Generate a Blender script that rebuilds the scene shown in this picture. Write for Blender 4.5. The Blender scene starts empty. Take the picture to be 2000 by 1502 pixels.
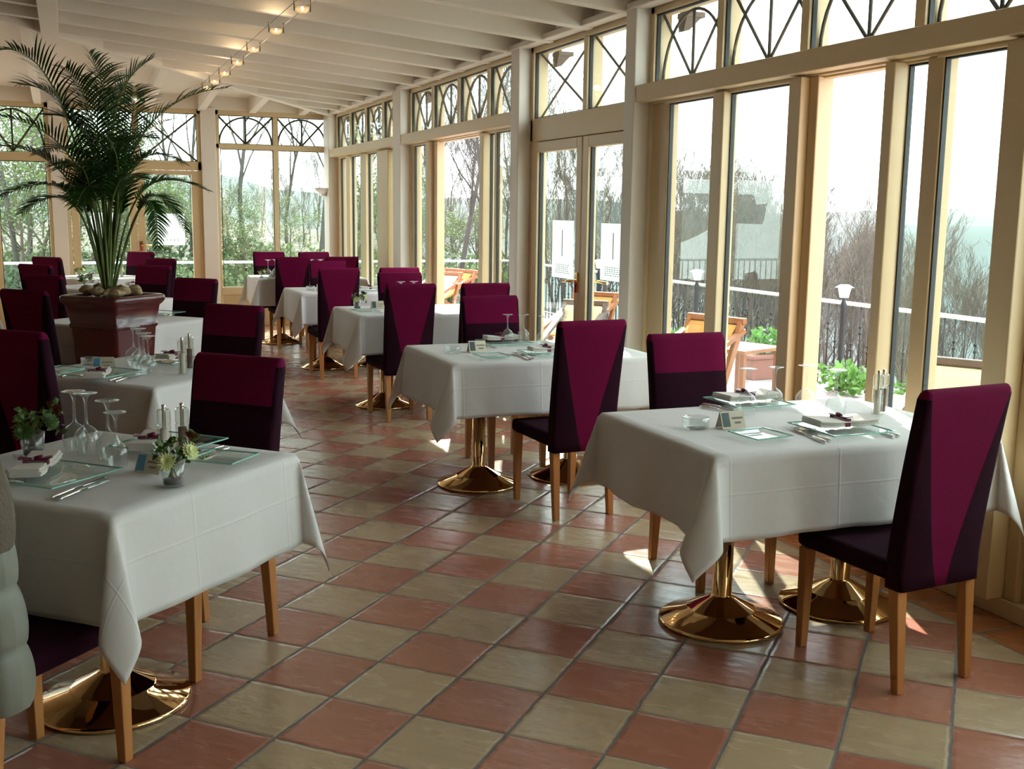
import bpy, math, random
from mathutils import Vector, Matrix
random.seed(7)
PI = math.pi
C = bpy.context.scene.collection
# ------------------------------------------------------------------ camera
CAM_H = 1.54; FPX = 2149.65; PIT, ROL, YAW = .1568, .0128, .3826
FW = Vector((math.sin(YAW)*math.cos(PIT), math.cos(YAW)*math.cos(PIT), -math.sin(PIT)))
_r = Vector((math.cos(YAW), -math.sin(YAW), 0)); _u = _r.cross(FW)
RT = math.cos(ROL)*_r + math.sin(ROL)*_u
UP = -math.sin(ROL)*_r + math.cos(ROL)*_u
CAM = Vector((0, 0, CAM_H))
cam = bpy.data.cameras.new('camera'); co = bpy.data.objects.new('camera', cam); C.objects.link(co)
cam.sensor_width = 36; cam.lens = FPX/2000*36; cam.clip_end = 3000; cam.clip_start = .05
m = Matrix((RT, UP, -FW)).transposed().to_4x4(); m.translation = CAM
co.matrix_world = m
bpy.context.scene.camera = co
def P(x, y, z=None, X=None, Y=None):
    """point of the place seen at a pixel of the photograph, on a horizontal or vertical plane"""
    d = FW + RT*((x-1000)/FPX) - UP*((y-751)/FPX)
    if z is not None: t = (z-CAM_H)/d.z
    elif X is not None: t = X/d.x
    else: t = Y/d.y
    return CAM + d*t
# ------------------------------------------------------------------ materials
def nt(name):
    m = bpy.data.materials.new(name); m.use_nodes = True
    n = m.node_tree; b = n.nodes['Principled BSDF']
    return m, n, b
def N(n, t, **k):
    o = n.nodes.new(t)
    for a, v in k.items(): setattr(o, a, v)
    return o
def mth(n, op, a, b=None, c=None):
    o = n.nodes.new('ShaderNodeMath'); o.operation = op
    for i, v in enumerate((a, b, c)):
        if v is None: continue
        if isinstance(v, (int, float)): o.inputs[i].default_value = v
        else: n.links.new(v, o.inputs[i])
    return o.outputs[0]
def mixc(n, f, a, b, mode='MIX'):
    o = n.nodes.new('ShaderNodeMix'); o.data_type = 'RGBA'; o.blend_type = mode
    for i, v in ((0, f), (6, a), (7, b)):
        if isinstance(v, (int, float)): o.inputs[i].default_value = v
        elif isinstance(v, tuple): o.inputs[i].default_value = (*v, 1)
        else: n.links.new(v, o.inputs[i])
    return o.outputs[2]
def mat(name, col, rough=.6, metal=0, var=.0, scale=8, bump=0, bscale=60, sheen=0, coat=0, coord='Object', spec=.5, stretch=None, trans=0):
    m, n, b = nt(name)
    b.inputs['Base Color'].default_value = (*col, 1)
    b.inputs['Roughness'].default_value = rough; b.inputs['Metallic'].default_value = metal
    b.inputs['Specular IOR Level'].default_value = spec
    if sheen: b.inputs['Sheen Weight'].default_value = sheen; b.inputs['Sheen Roughness'].default_value = .4
    if coat: b.inputs['Coat Weight'].default_value = coat; b.inputs['Coat Roughness'].default_value = .1
    if var or bump:
        tc = N(n, 'ShaderNodeTexCoord'); src = tc.outputs[coord]
        if stretch:
            mp = N(n, 'ShaderNodeMapping'); mp.inputs['Scale'].default_value = stretch
            n.links.new(src, mp.inputs[0]); src = mp.outputs[0]
    if var:
        t = N(n, 'ShaderNodeTexNoise'); t.inputs['Scale'].default_value = scale; t.inputs['Detail'].default_value = 5
        n.links.new(src, t.inputs[0])
        a = tuple(c*(1-var) for c in col); c2 = tuple(min(1, c*(1+var)) for c in col)
        f = mth(n, 'MULTIPLY_ADD', t.outputs[0], 2.0, -.5)
        f = mth(n, 'MINIMUM', mth(n, 'MAXIMUM', f, 0.0), 1.0)
        n.links.new(mixc(n, f, a, c2), b.inputs['Base Color'])
    if bump:
        t = N(n, 'ShaderNodeTexNoise'); t.inputs['Scale'].default_value = bscale; t.inputs['Detail'].default_value = 3
        n.links.new(src, t.inputs[0])
        bp = N(n, 'ShaderNodeBump'); bp.inputs['Strength'].default_value = bump; bp.inputs['Distance'].default_value = .01
        n.links.new(t.outputs[0], bp.inputs['Height']); n.links.new(bp.outputs[0], b.inputs['Normal'])
    return m
def emis(name, col, s):
    m, n, b = nt(name)
    b.inputs['Base Color'].default_value = (*col, 1)
    b.inputs['Emission Color'].default_value = (*col, 1); b.inputs['Emission Strength'].default_value = s
    return m
def thin_glass(name, tint, base=.05, k=.9, rough=0.0, body=0.0, bodycol=(.8, .95, .9)):
    m = bpy.data.materials.new(name); m.use_nodes = True; n = m.node_tree; n.nodes.clear()
    out = N(n, 'ShaderNodeOutputMaterial'); tr = N(n, 'ShaderNodeBsdfTransparent'); gl = N(n, 'ShaderNodeBsdfGlossy')
    tr.inputs[0].default_value = (*tint, 1); gl.inputs['Roughness'].default_value = rough
    lw = N(n, 'ShaderNodeLayerWeight'); lw.inputs[0].default_value = .5
    f = mth(n, 'POWER', lw.outputs['Facing'], 4.0)
    f = mth(n, 'MULTIPLY_ADD', f, k, base)
    mx = N(n, 'ShaderNodeMixShader'); n.links.new(f, mx.inputs[0]); n.links.new(tr.outputs[0], mx.inputs[1]); n.links.new(gl.outputs[0], mx.inputs[2])
    last = mx
    if body:
        df = N(n, 'ShaderNodeBsdfTranslucent'); df.inputs[0].default_value = (*bodycol, 1)
        d2 = N(n, 'ShaderNodeBsdfDiffuse'); d2.inputs[0].default_value = (*bodycol, 1)
        m3 = N(n, 'ShaderNodeMixShader'); m3.inputs[0].default_value = .5
        n.links.new(df.outputs[0], m3.inputs[1]); n.links.new(d2.outputs[0], m3.inputs[2])
        m2 = N(n, 'ShaderNodeMixShader'); m2.inputs[0].default_value = body
        n.links.new(mx.outputs[0], m2.inputs[1]); n.links.new(m3.outputs[0], m2.inputs[2]); last = m2
    n.links.new(last.outputs[0], out.inputs[0])
    return m
def leafmat(name, col, rough=.5, tl=.4, var=.25):
    m, n, b = nt(name)
    b.inputs['Roughness'].default_value = rough
    oi = N(n, 'ShaderNodeTexCoord'); t = N(n, 'ShaderNodeTexNoise'); t.inputs['Scale'].default_value = 6
    n.links.new(oi.outputs['Object'], t.inputs[0])
    cc = mixc(n, t.outputs[0], tuple(c*(1-var) for c in col), tuple(min(1, c*(1+var)) for c in col))
    n.links.new(cc, b.inputs['Base Color'])
    if tl:
        tr = N(n, 'ShaderNodeBsdfTranslucent'); n.links.new(cc, tr.inputs[0])
        mx = N(n, 'ShaderNodeMixShader'); mx.inputs[0].default_value = tl
        n.links.new(b.outputs[0], mx.inputs[1]); n.links.new(tr.outputs[0], mx.inputs[2])
        n.links.new(mx.outputs[0], n.nodes['Material Output'].inputs[0])
    return m
M = {}
M['cream'] = mat('cream_paint', (.70, .53, .30), .42, bump=.02)
M['creamdark'] = mat('cream_paint_sash', (.60, .43, .23), .42)
M['white'] = mat('white_paint', (.84, .76, .67), .55)
M['tan'] = mat('tan_plaster', (.42, .30, .20), .8)
M['ceil'] = mat('ceiling_paint', (.87, .79, .69), .7)
M['plank'] = None
M['alu'] = mat('brushed_aluminium', (.55, .52, .42), .35, .8)
M['black_gasket'] = mat('black_rubber_gasket', (.012, .015, .013), .5)
M['bar'] = mat('bronze_lunette_bar', (.07, .05, .035), .6)
M['pane'] = thin_glass('window_glass', (.90, .965, .935), .04, .6)
M['stem'] = thin_glass('wine_glass', (.955, .98, .97), .10, .9, .0, .03, (.9, .97, .95))
M['foot'] = thin_glass('wine_glass_foot', (.96, .98, .97), .14, .9, .0, .22, (.95, .98, .97))
M['plate'] = thin_glass('green_glass_plate', (.93, .98, .955), .08, .8, .02, .10, (.75, .95, .86))
M['edge'] = mat('green_glass_edge', (.30, .62, .50), .12)
M['acryl'] = thin_glass('clear_acrylic', (.92, .94, .91), .11, .9, .0, .035, (.9, .9, .85))
M['brass'] = mat('polished_brass', (.90, .62, .30), .06, 1)
M['steel'] = mat('polished_steel', (.80, .79, .75), .12, 1)
M['wood'] = mat('beech_leg_wood', (.52, .22, .065), .38, var=.16, scale=6, stretch=(8, 8, .8), coord='Object')
M['under'] = mat('table_board', (.25, .16, .09), .6)
M['ribbon'] = mat('burgundy_ribbon', (.13, .008, .03), .35)
M['napkin'] = leafmat('napkin_linen', (.84, .79, .72), .85, .25, .02)
M['card'] = mat('card_paper', (.72, .66, .52), .7)
M['cardpic'] = mat('card_picture', (.05, .10, .10), .5)
M['cardpicb'] = mat('card_picture_blue', (.12, .35, .55), .5)
M['ink'] = mat('grey_ink', (.25, .2, .18), .8)
M['pot'] = mat('glazed_burgundy_pot', (.095, .011, .018), .25, var=.3, scale=3, coat=.6, bump=.1, bscale=30)
M['rock'] = mat('tan_stone', (.42, .31, .17), .85, var=.35, scale=14, bump=.6, bscale=40)
M['palm'] = leafmat('palm_leaf', (.018, .07, .009), .4, .25, .4)
M['palmstem'] = mat('palm_stem', (.12, .17, .03), .5, var=.4, scale=12)
M['coat'] = mat('pale_quilted_nylon', (.22, .225, .185), .5, bump=.2, bscale=20)
M['coat2'] = mat('olive_fleece', (.13, .105, .075), .95, bump=.6, bscale=120)
M['flower'] = mat('pale_green_petals', (.74, .80, .38), .7)
M['bud'] = mat('red_bud', (.25, .07, .03), .6)
M['leaf'] = leafmat('vase_leaf', (.09, .17, .035), .45, .2, .5)
M['soil'] = mat('dark_gel_soil', (.03, .012, .03), .4)
M['white_plastic'] = mat('white_plastic', (.85, .84, .80), .4)
M['poster'] = leafmat('white_poster_film', (.92, .96, .94), .8, .55, .0)
M['green_sign'] = mat('green_sign_panel', (.02, .25, .12), .5)
M['bulb'] = emis('halogen_bulb', (1, .85, .6), 7)
M['lampglass'] = thin_glass('frosted_lamp_glass', (.9, .85, .75), .1, .6, .2, .25, (.95, .85, .7))
M['wire'] = mat('black_wire', (.06, .05, .04), .4, .6)
M['iron'] = mat('black_wrought_iron', (.014, .014, .016), .45)
M['railtop'] = mat('pale_painted_handrail', (.75, .80, .78), .15)
M['lantern'] = mat('white_lantern_glass', (.85, .86, .82), .3)
M['teak'] = mat('orange_teak', (.30, .105, .035), .55, var=.2, scale=5)
M['canvas'] = mat('cream_canvas', (.55, .42, .26), .85)
M['canvas_orange'] = mat('orange_canvas', (.55, .22, .045), .85)
M['greywood'] = mat('weathered_wood', (.13, .085, .06), .6, var=.2)
M['terracotta'] = mat('terracotta_trough', (.30, .12, .09), .8)
M['gravel'] = mat('terrace_gravel', (.36, .30, .30), .9, var=.35, scale=90, bump=.8, bscale=60)
M['ground'] = mat('leaf_litter_ground', (.085, .075, .045), 1, var=.6, scale=1.2)
M['hill'] = mat('wooded_hillside', (.060, .082, .075), 1, var=.35, scale=.03)
M['bark'] = mat('grey_brown_bark', (.13, .095, .07), .9, var=.3, scale=2)
M['twig'] = mat('reddish_twig_bark', (.12, .098, .075), .9)
M['barkdark'] = mat('dark_bark', (.07, .06, .05), .9, var=.3, scale=2)
M['spring'] = leafmat('spring_leaf', (.12, .17, .055), .6, .35, .45)
M['evergreen'] = leafmat('evergreen_leaf', (.07, .11, .05), .6, .35, .5)
M['ivy'] = leafmat('ivy_leaf', (.13, .28, .06), .4, .4, .5)
M['rooftile'] = mat('pink_roof_tiles', (.42, .25, .20), .8, var=.3, scale=10)

def fabric(name, col, spec=.12):
    m = mat(name, col, .9, sheen=.07, bump=.3, bscale=500, spec=spec)
    b = m.node_tree.nodes['Principled BSDF']; b.inputs['Sheen Tint'].default_value = (min(1, col[0]*3+.05), col[1]+.02, min(1, col[2]*3+.05), 1)
    return m
M['magenta'] = fabric('magenta_wool', (.135, .0022, .036))
M['aubergine'] = fabric('aubergine_wool', (.020, .0026, .010))

def cloth_mat():
    m, n, b = nt('white_damask')
    b.inputs['Base Color'].default_value = (.83, .81, .78, 1); b.inputs['Roughness'].default_value = .75
    b.inputs['Sheen Weight'].default_value = .2
    uv = N(n, 'ShaderNodeUVMap'); sp = N(n, 'ShaderNodeSeparateXYZ'); n.links.new(uv.outputs[0], sp.inputs[0])
    h = None
    for o in (sp.outputs[0], sp.outputs[1]):
        a = mth(n, 'PINGPONG', mth(n, 'ADD', o, .11), .22)      # ironed creases
        s = mth(n, 'MAXIMUM', mth(n, 'SUBTRACT', 1.0, mth(n, 'MULTIPLY', a, 170.0)), 0.0)
        h = s if h is None else mth(n, 'ADD', h, s)
    t = N(n, 'ShaderNodeTexNoise'); t.inputs['Scale'].default_value = 9; t.inputs['Detail'].default_value = 3
    n.links.new(uv.outputs[0], t.inputs[0])
    t2 = N(n, 'ShaderNodeTexNoise'); t2.inputs['Scale'].default_value = 420; n.links.new(uv.outputs[0], t2.inputs[0])
    hh = mth(n, 'ADD', mth(n, 'MULTIPLY', h, .12), mth(n, 'MULTIPLY', t.outputs[0], .5))
    hh = mth(n, 'ADD', hh, mth(n, 'MULTIPLY', t2.outputs[0], .04))
    bp = N(n, 'ShaderNodeBump'); bp.inputs['Strength'].default_value = .55; bp.inputs['Distance'].default_value = .012
    n.links.new(hh, bp.inputs['Height']); n.links.new(bp.outputs[0], b.inputs['Normal'])
    tr = N(n, 'ShaderNodeBsdfTranslucent'); tr.inputs[0].default_value = (.8, .74, .68, 1)
    mx = N(n, 'ShaderNodeMixShader'); mx.inputs[0].default_value = .22
    n.links.new(b.outputs[0], mx.inputs[1]); n.links.new(tr.outputs[0], mx.inputs[2])
    n.links.new(mx.outputs[0], n.nodes['Material Output'].inputs[0])
    return m
M['cloth'] = cloth_mat()

# floor tiles: a diagonal terracotta / sand checkerboard with a straight orange border along the windows
T_A, T_S, T_X, T_Y = .7805, .198*CAM_H, .4624*CAM_H, 2.1309*CAM_H
def floor_mat():
    m, n, b = nt('terracotta_floor_tiles')
    g = N(n, 'ShaderNodeNewGeometry'); sp = N(n, 'ShaderNodeSeparateXYZ'); n.links.new(g.outputs['Position'], sp.inputs[0])
    X, Y = sp.outputs[0], sp.outputs[1]
    dx = mth(n, 'SUBTRACT', X, T_X); dy = mth(n, 'SUBTRACT', Y, T_Y)
    s, c = math.sin(T_A)/T_S, math.cos(T_A)/T_S
    u = mth(n, 'ADD', mth(n, 'MULTIPLY', dx, s), mth(n, 'MULTIPLY', dy, c))
    v = mth(n, 'SUBTRACT', mth(n, 'MULTIPLY', dx, c), mth(n, 'MULTIPLY', dy, s))
    nz = N(n, 'ShaderNodeTexNoise'); nz.inputs['Scale'].default_value = 18; nz.inputs['Detail'].default_value = 2
    n.links.new(g.outputs['Position'], nz.inputs[0])
    wob = mth(n, 'MULTIPLY', mth(n, 'SUBTRACT', nz.outputs[0], .5), .035)
    u = mth(n, 'ADD', u, wob); v = mth(n, 'ADD', v, wob)
    bor = mth(n, 'GREATER_THAN', X, 3.09)          # border strip
    bv = mth(n, 'DIVIDE', mth(n, 'ADD', Y, .12), .345)
    def gl(e, w):    # distance to joint in tile units -> 1 on joint, and a smooth rounded edge height
        a = mth(n, 'ABSOLUTE', mth(n, 'SUBTRACT', mth(n, 'FRACT', e), .5))      # .5 on joint
        d = mth(n, 'SUBTRACT', .5, a)
        return mth(n, 'LESS_THAN', d, w), mth(n, 'MINIMUM', mth(n, 'DIVIDE', d, .05), 1.0)
    gu, hu = gl(u, .010); gv, hv = gl(v, .018); gb, hb = gl(bv, .016)
    bd = mth(n, 'ABSOLUTE', mth(n, 'SUBTRACT', X, 3.09)); gbd = mth(n, 'LESS_THAN', bd, .005)
    def sel(a, b_):
        o = N(n, 'ShaderNodeMix'); n.links.new(bor, o.inputs[0]); 
        n.links.new(a, o.inputs[2]); n.links.new(b_, o.inputs[3]); return o.outputs[0]
    joint = mth(n, 'MAXIMUM', sel(mth(n, 'MAXIMUM', gu, gv), gb), gbd)
    hgt = sel(mth(n, 'MINIMUM', hu, hv), hb)
    fu, fv = mth(n, 'FLOOR', u), mth(n, 'FLOOR', v)
    par = mth(n, 'ABSOLUTE', mth(n, 'MODULO', mth(n, 'ADD', mth(n, 'ADD', fu, fv), 200.0), 2.0))
    par = mth(n, 'MAXIMUM', mth(n, 'GREATER_THAN', par, .5), bor)
    cb = N(n, 'ShaderNodeCombineXYZ'); n.links.new(sel(fu, mth(n, 'FLOOR', bv)), cb.inputs[0]); n.links.new(sel(fv, bor), cb.inputs[1])
    wn = N(n, 'ShaderNodeTexWhiteNoise'); wn.noise_dimensions = '2D'; n.links.new(cb.outputs[0], wn.inputs[0])
    # streaky clay
    off = mth(n, 'MULTIPLY', wn.outputs[0], 37.0)
    def tilevec(ku, kv):
        q = N(n, 'ShaderNodeCombineXYZ'); n.links.new(mth(n, 'MULTIPLY', u, ku), q.inputs[0]); n.links.new(mth(n, 'MULTIPLY', v, kv), q.inputs[1]); n.links.new(off, q.inputs[2]); return q
    ns = N(n, 'ShaderNodeTexNoise'); ns.inputs['Scale'].default_value = 2.2; ns.inputs['Detail'].default_value = 6; n.links.new(tilevec(3.0, .7).outputs[0], ns.inputs[0])
    nb = N(n, 'ShaderNodeTexNoise'); nb.inputs['Scale'].default_value = 5; nb.inputs['Detail'].default_value = 4; n.links.new(g.outputs['Position'], nb.inputs[0])
    tv = mth(n, 'ADD', mth(n, 'MULTIPLY', wn.outputs[0], .5), mth(n, 'MULTIPLY', ns.outputs[0], .6))
    red = mixc(n, tv, (.34, .115, .062), (.50, .205, .125))
    san = mixc(n, tv, (.40, .275, .150), (.57, .42, .25))
    red = mixc(n, bor, red, (.48, .17, .05))
    col = mixc(n, par, san, red)
    col = mixc(n, mth(n, 'MULTIPLY', nb.outputs[0], .35), col, mixc(n, par, (.36, .27, .18), (.34, .14, .10)))
    # pinholes
    vo = N(n, 'ShaderNodeTexNoise'); vo.inputs['Scale'].default_value = 230; vo.inputs['Detail'].default_value = 1; n.links.new(g.outputs['Position'], vo.inputs[0])
    pit = mth(n, 'GREATER_THAN', vo.outputs[0], .73)
    col = mixc(n, mth(n, 'MULTIPLY', pit, .6), col, (.10, .06, .035))
    col = mixc(n, joint, col, (.17, .15, .13))
    n.links.new(col, b.inputs['Base Color'])
    rr = mth(n, 'MULTIPLY_ADD', ns.outputs[0], .25, .13)
    rr = mth(n, 'MAXIMUM', rr, mth(n, 'MULTIPLY', joint, .8)); n.links.new(rr, b.inputs['Roughness'])
    b.inputs['Specular IOR Level'].default_value = .55
    n2 = N(n, 'ShaderNodeTexNoise'); n2.inputs['Scale'].default_value = 9; n2.inputs['Detail'].default_value = 4; n2.inputs['Distortion'].default_value = .3
    n.links.new(tilevec(1.0, .38).outputs[0], n2.inputs[0])
    h = mth(n, 'ADD', mth(n, 'MULTIPLY', hgt, .55), mth(n, 'MULTIPLY', n2.outputs[0], .42))
    h = mth(n, 'SUBTRACT', h, mth(n, 'MULTIPLY', joint, .3)); h = mth(n, 'SUBTRACT', h, mth(n, 'MULTIPLY', pit, .15))
    h = mth(n, 'ADD', h, mth(n, 'MULTIPLY', nb.outputs[0], .22))
    bp = N(n, 'ShaderNodeBump'); bp.inputs['Strength'].default_value = .6; bp.inputs['Distance'].default_value = .006
    n.links.new(h, bp.inputs['Height']); n.links.new(bp.outputs[0], b.inputs['Normal'])
    return m
M['floor'] = floor_mat()
def plank_mat():
    m, n, b = nt('ceiling_boards'); b.inputs['Roughness'].default_value = .65
    g = N(n, 'ShaderNodeNewGeometry'); sp = N(n, 'ShaderNodeSeparateXYZ'); n.links.new(g.outputs['Position'], sp.inputs[0])
    f = mth(n, 'FRACT', mth(n, 'DIVIDE', sp.outputs[1], .1)); j = mth(n, 'LESS_THAN', f, .07)
    n.links.new(mixc(n, j, (.87, .80, .70), (.6, .5, .42)), b.inputs['Base Color'])
    return m
M['plank'] = plank_mat()

# ------------------------------------------------------------------ mesh builder
class MB:
    def __init__(s): s.v = []; s.f = []; s.m = []; s.sm = []; s.uv = None
    def face(s, idx, mi=0, sm=False): s.f.append(idx); s.m.append(mi); s.sm.append(sm)
    def box(s, x0, x1, y0, y1, z0, z1, mi=0):
        b = len(s.v)
        s.v += [(x, y, z) for z in (z0, z1) for y in (y0, y1) for x in (x0, x1)]
        for q in ((0, 2, 3, 1), (4, 5, 7, 6), (0, 1, 5, 4), (2, 6, 7, 3), (0, 4, 6, 2), (1, 3, 7, 5)):
            s.face([b+i for i in q], mi)
        return s
    def hexa(s, bot, top, mi=0):
        b = len(s.v); s.v += list(bot)+list(top)
        for q in ((3, 2, 1, 0), (4, 5, 6, 7), (0, 1, 5, 4), (1, 2, 6, 5), (2, 3, 7, 6), (3, 0, 4, 7)): s.face([b+i for i in q], mi)
        return s
    def beam(s, a, b_, w, h, mi=0, up=(0, 0, 1)):
        """bar with rectangular section from a to b"""
        a = Vector(a); b_ = Vector(b_); d = (b_-a).normalized(); u = Vector(up)
        sd = d.cross(u)
        if sd.length < 1e-4: sd = d.cross(Vector((1, 0, 0)))
        sd.normalize(); u = sd.cross(d).normalized()
        q = [(-w/2, -h/2), (w/2, -h/2), (w/2, h/2), (-w/2, h/2)]
        return s.hexa([tuple(a+sd*i+u*j) for i, j in q], [tuple(b_+sd*i+u*j) for i, j in q], mi)
    def tube(s, pts, rad, n=8, mi=0, cap=True, sm=True):
        pts = [Vector(p) for p in pts]
        if isinstance(rad, (int, float)): rad = [rad]*len(pts)
        b = len(s.v); t = (pts[1]-pts[0]).normalized()
        ref = Vector((0, 0, 1)) if abs(t.z) < .9 else Vector((1, 0, 0))
        a = t.cross(ref).normalized()
        for i, p in enumerate(pts):
            if i < len(pts)-1: tt = (pts[i+1]-p).normalized()
            else: tt = (p-pts[i-1]).normalized()
            a = (a - tt*a.dot(tt)).normalized(); c = tt.cross(a)
            for k in range(n):
                an = 2*PI*k/n; s.v.append(tuple(p+(a*math.cos(an)+c*math.sin(an))*rad[i]))
        for i in range(len(pts)-1):
            for k in range(n):
                k2 = (k+1) % n
                s.face([b+i*n+k, b+i*n+k2, b+(i+1)*n+k2, b+(i+1)*n+k], mi, sm)
        if cap:
            s.face([b+k for k in range(n)][::-1], mi); s.face([b+(len(pts)-1)*n+k for k in range(n)], mi)
        return s
    def lathe(s, prof, n=32, c=(0, 0, 0), mi=0, sm=True):
        b = len(s.v)
        for r, z in prof:
            for k in range(n):
                an = 2*PI*k/n; s.v.append((c[0]+r*math.cos(an), c[1]+r*math.sin(an), c[2]+z))
        for i in range(len(prof)-1):
            for k in range(n):
                k2 = (k+1) % n
                s.face([b+i*n+k, b+i*n+k2, b+(i+1)*n+k2, b+(i+1)*n+k], mi, sm)
        return s
    def grid(s, fn, nu, nv, mi=0, sm=True):
        b = len(s.v)
        for j in range(nv+1):
            for i in range(nu+1): s.v.append(tuple(fn(i/nu, j/nv)))
        for j in range(nv):
            for i in range(nu):
                s.face([b+j*(nu+1)+i, b+j*(nu+1)+i+1, b+(j+1)*(nu+1)+i+1, b+(j+1)*(nu+1)+i], mi, sm)
        return s
    def build(s, name, mats, parent=None, bevel=0, seg=2, loc=None, solid=0, sub=0):
        me = bpy.data.meshes.new(name); me.from_pydata(s.v, [], s.f)
        if not isinstance(mats, (list, tuple)): mats = [mats]
        for q in mats: me.materials.append(q)
        me.polygons.foreach_set('material_index', s.m); me.polygons.foreach_set('use_smooth', s.sm)
        if s.uv:
            l = me.uv_layers.new(name='UVMap')
            for lp in me.loops: l.data[lp.index].uv = s.uv[lp.vertex_index]
        me.update()
        o = bpy.data.objects.new(name, me); C.objects.link(o)
        if parent: o.parent = parent
        if loc: o.location = loc
        if bevel:
            bv = o.modifiers.new('bevel', 'BEVEL'); bv.width = bevel; bv.segments = seg; bv.limit_method = 'ANGLE'; bv.angle_limit = .6
        if sub:
            sb = o.modifiers.new('sub', 'SUBSURF'); sb.levels = sub; sb.render_levels = sub
        if solid:
            sd = o.modifiers.new('solid', 'SOLIDIFY'); sd.thickness = solid; sd.offset = -1
        return o
def tag(o, label, cat, group=None, kind=None):
    o['label'] = label; o['category'] = cat
    if group: o['group'] = group
    if kind: o['kind'] = kind
    return o
def thing(name, label, cat, loc=(0, 0, 0), rz=0, group=None):
    o = bpy.data.objects.new(name, None); C.objects.link(o); o.location = loc; o.rotation_euler = (0, 0, rz); o.empty_display_size = .1
    return tag(o, label, cat, group)
def struct(o): o['kind'] = 'structure'; return o
def dup(root, loc, rz=None, label=None, group=None, scale=None):
    r = root.copy(); C.objects.link(r); r.location = loc
    if rz is not None: r.rotation_euler = (0, 0, rz)
    if label: r['label'] = label
    if group: r['group'] = group
    if scale: r.scale = scale
    for ch in list(root.children):
        c = ch.copy(); C.objects.link(c); c.parent = r
        for g in list(ch.children):
            d = g.copy(); C.objects.link(d); d.parent = c
    return r
TABLE_Z = .757

# ================================================================== SETTING
WX = 3.32; FY = 14.7; LX = -4.2; BY = -2.6
fl = MB().box(LX-.2, WX+.16, BY-.2, FY+.16, -.12, 0).build('floor', M['floor']); struct(fl)
BZ = lambda x: 2.73+.085*(3.2-x)            # underside of the rafters
HX = lambda y: 3.3-.9*(14.5-y)               # hip line
# ceiling (boards above the rafters): main slope and hip end
cm = MB()
za = lambda x: BZ(x)+.20
def quad(mb, p, th=.08):
    mb.hexa([tuple(q) for q in p], [(q[0], q[1], q[2]+th) for q in p])
y_at = lambda x: 14.5-(3.3-x)/.9
xr = WX+.2
quad(cm, [(LX-.2, BY-.2, za(LX-.2)), (xr, BY-.2, za(xr)), (xr, y_at(3.3)+.25, za(xr)), (LX-.2, y_at(LX-.2), za(LX-.2))])
hz = lambda x, y: za(3.2)+.085*.9*(14.5-y)
quad(cm, [(LX-.2, y_at(LX-.2), za(LX-.2)), (xr, y_at(3.3)+.25, za(xr)), (xr, FY+.3, za(xr)-.01), (LX-.2, FY+.3, za(xr)-.01)])
struct(cm.build('ceiling', M['plank']))
k = 0; trim = [0]
def trimname(): trim[0] += 1; return 'trim_%d' % trim[0]
y = 6.19-.632*13
while y < 14.3:
    x0 = LX-.1 if HX(y) < LX else HX(y)
    x1 = 3.27
    if x1-x0 > .15:
        mb = MB(); w = .045
        mb.hexa([(x0, y-w, BZ(x0)), (x1, y-w, BZ(x1)), (x1, y+w, BZ(x1)), (x0, y+w, BZ(x0))],
                [(x0, y-w, BZ(x0)+.21), (x1, y-w, BZ(x1)+.21), (x1, y+w, BZ(x1)+.21), (x0, y+w, BZ(x0)+.21)])
        struct(mb.build(trimname(), M['ceil'], bevel=.004, seg=1))
    y += .632
for i in range(11):                           # rafters of the hip end
    x = 2.90-.632*i; y0 = y_at(x)
    hb = lambda yy: BZ(3.2)+.0765*(14.5-yy)+.01
    y1 = FY-.03; w = .045
    if x < LX: break
    mb = MB().hexa([(x-w, y0, hb(y0)), (x+w, y0, hb(y0)), (x+w, y1, hb(y1)), (x-w, y1, hb(y1))],
                   [(x-w, y0, hb(y0)+.2), (x+w, y0, hb(y0)+.2), (x+w, y1, hb(y1)+.2), (x-w, y1, hb(y1)+.2)])
    struct(mb.build(trimname(), M['ceil'], bevel=.004, seg=1))
# hip beam and ridge-side purlin
struct(MB().beam((3.25, y_at(3.25), BZ(3.25)+.07), (LX, y_at(LX), BZ(LX)+.07), .09, .17).build(trimname(), M['ceil'], bevel=.004, seg=1))
struct(MB().box(-.13, .01, BY, 10.75, BZ(-.06)-.03, BZ(-.06)+.16).build(trimname(), M['ceil'], bevel=.004, seg=1))
# wall strips over the windows
struct(MB().box(WX-.05, WX+.12, BY-.2, FY+.12, 2.75, 3.06).build('wall_right', M['ceil']))
struct(MB().box(LX-.2, WX+.12, FY-.05, FY+.12, 2.75, 3.06).build('wall_far', M['ceil']))
struct(MB().box(LX-.15, LX, BY-.2, FY+.12, 0, 3.75).build('wall_left', M['tan']))
struct(MB().box(LX-.2, WX+.12, BY-.2, BY, 0, 3.5).build('wall_back', M['tan']))
# moulding under the rafter ends, window side and far side
struct(MB().box(3.18, 3.28, BY, FY-.05, 2.735, 2.775).build(trimname(), M['white'], bevel=.006))
# eave outside, out of view: added and sized to cut off high sun
struct(MB().box(3.43, 3.62, BY-.2, FY+.6, 2.80, 2.90).build(trimname(), M['white']))
struct(MB().box(LX-.4, 3.43, FY+.13, FY+.6, 2.80, 2.90).build(trimname(), M['white']))
# white posts
POSTS = [(6.03, 6.16), (7.87, 8.03), (11.07, 11.35), (14.4, 14.7), (2.10, 2.24), (-.35, -.2), (-2.6,-2.45)]
for a, b in POSTS:
    struct(MB().box(3.19, 3.40, a, b, 0, 2.77).build(trimname(), M['white'], bevel=.008))
for a, b in ((1.62, 1.80), (-.15, .01), (-1.95, -1.75), (-4.1, -3.9)):
    struct(MB().box(a, b, FY-.1, FY+.08, 0, 2.77).build(trimname(), M['white'], bevel=.008))

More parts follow.
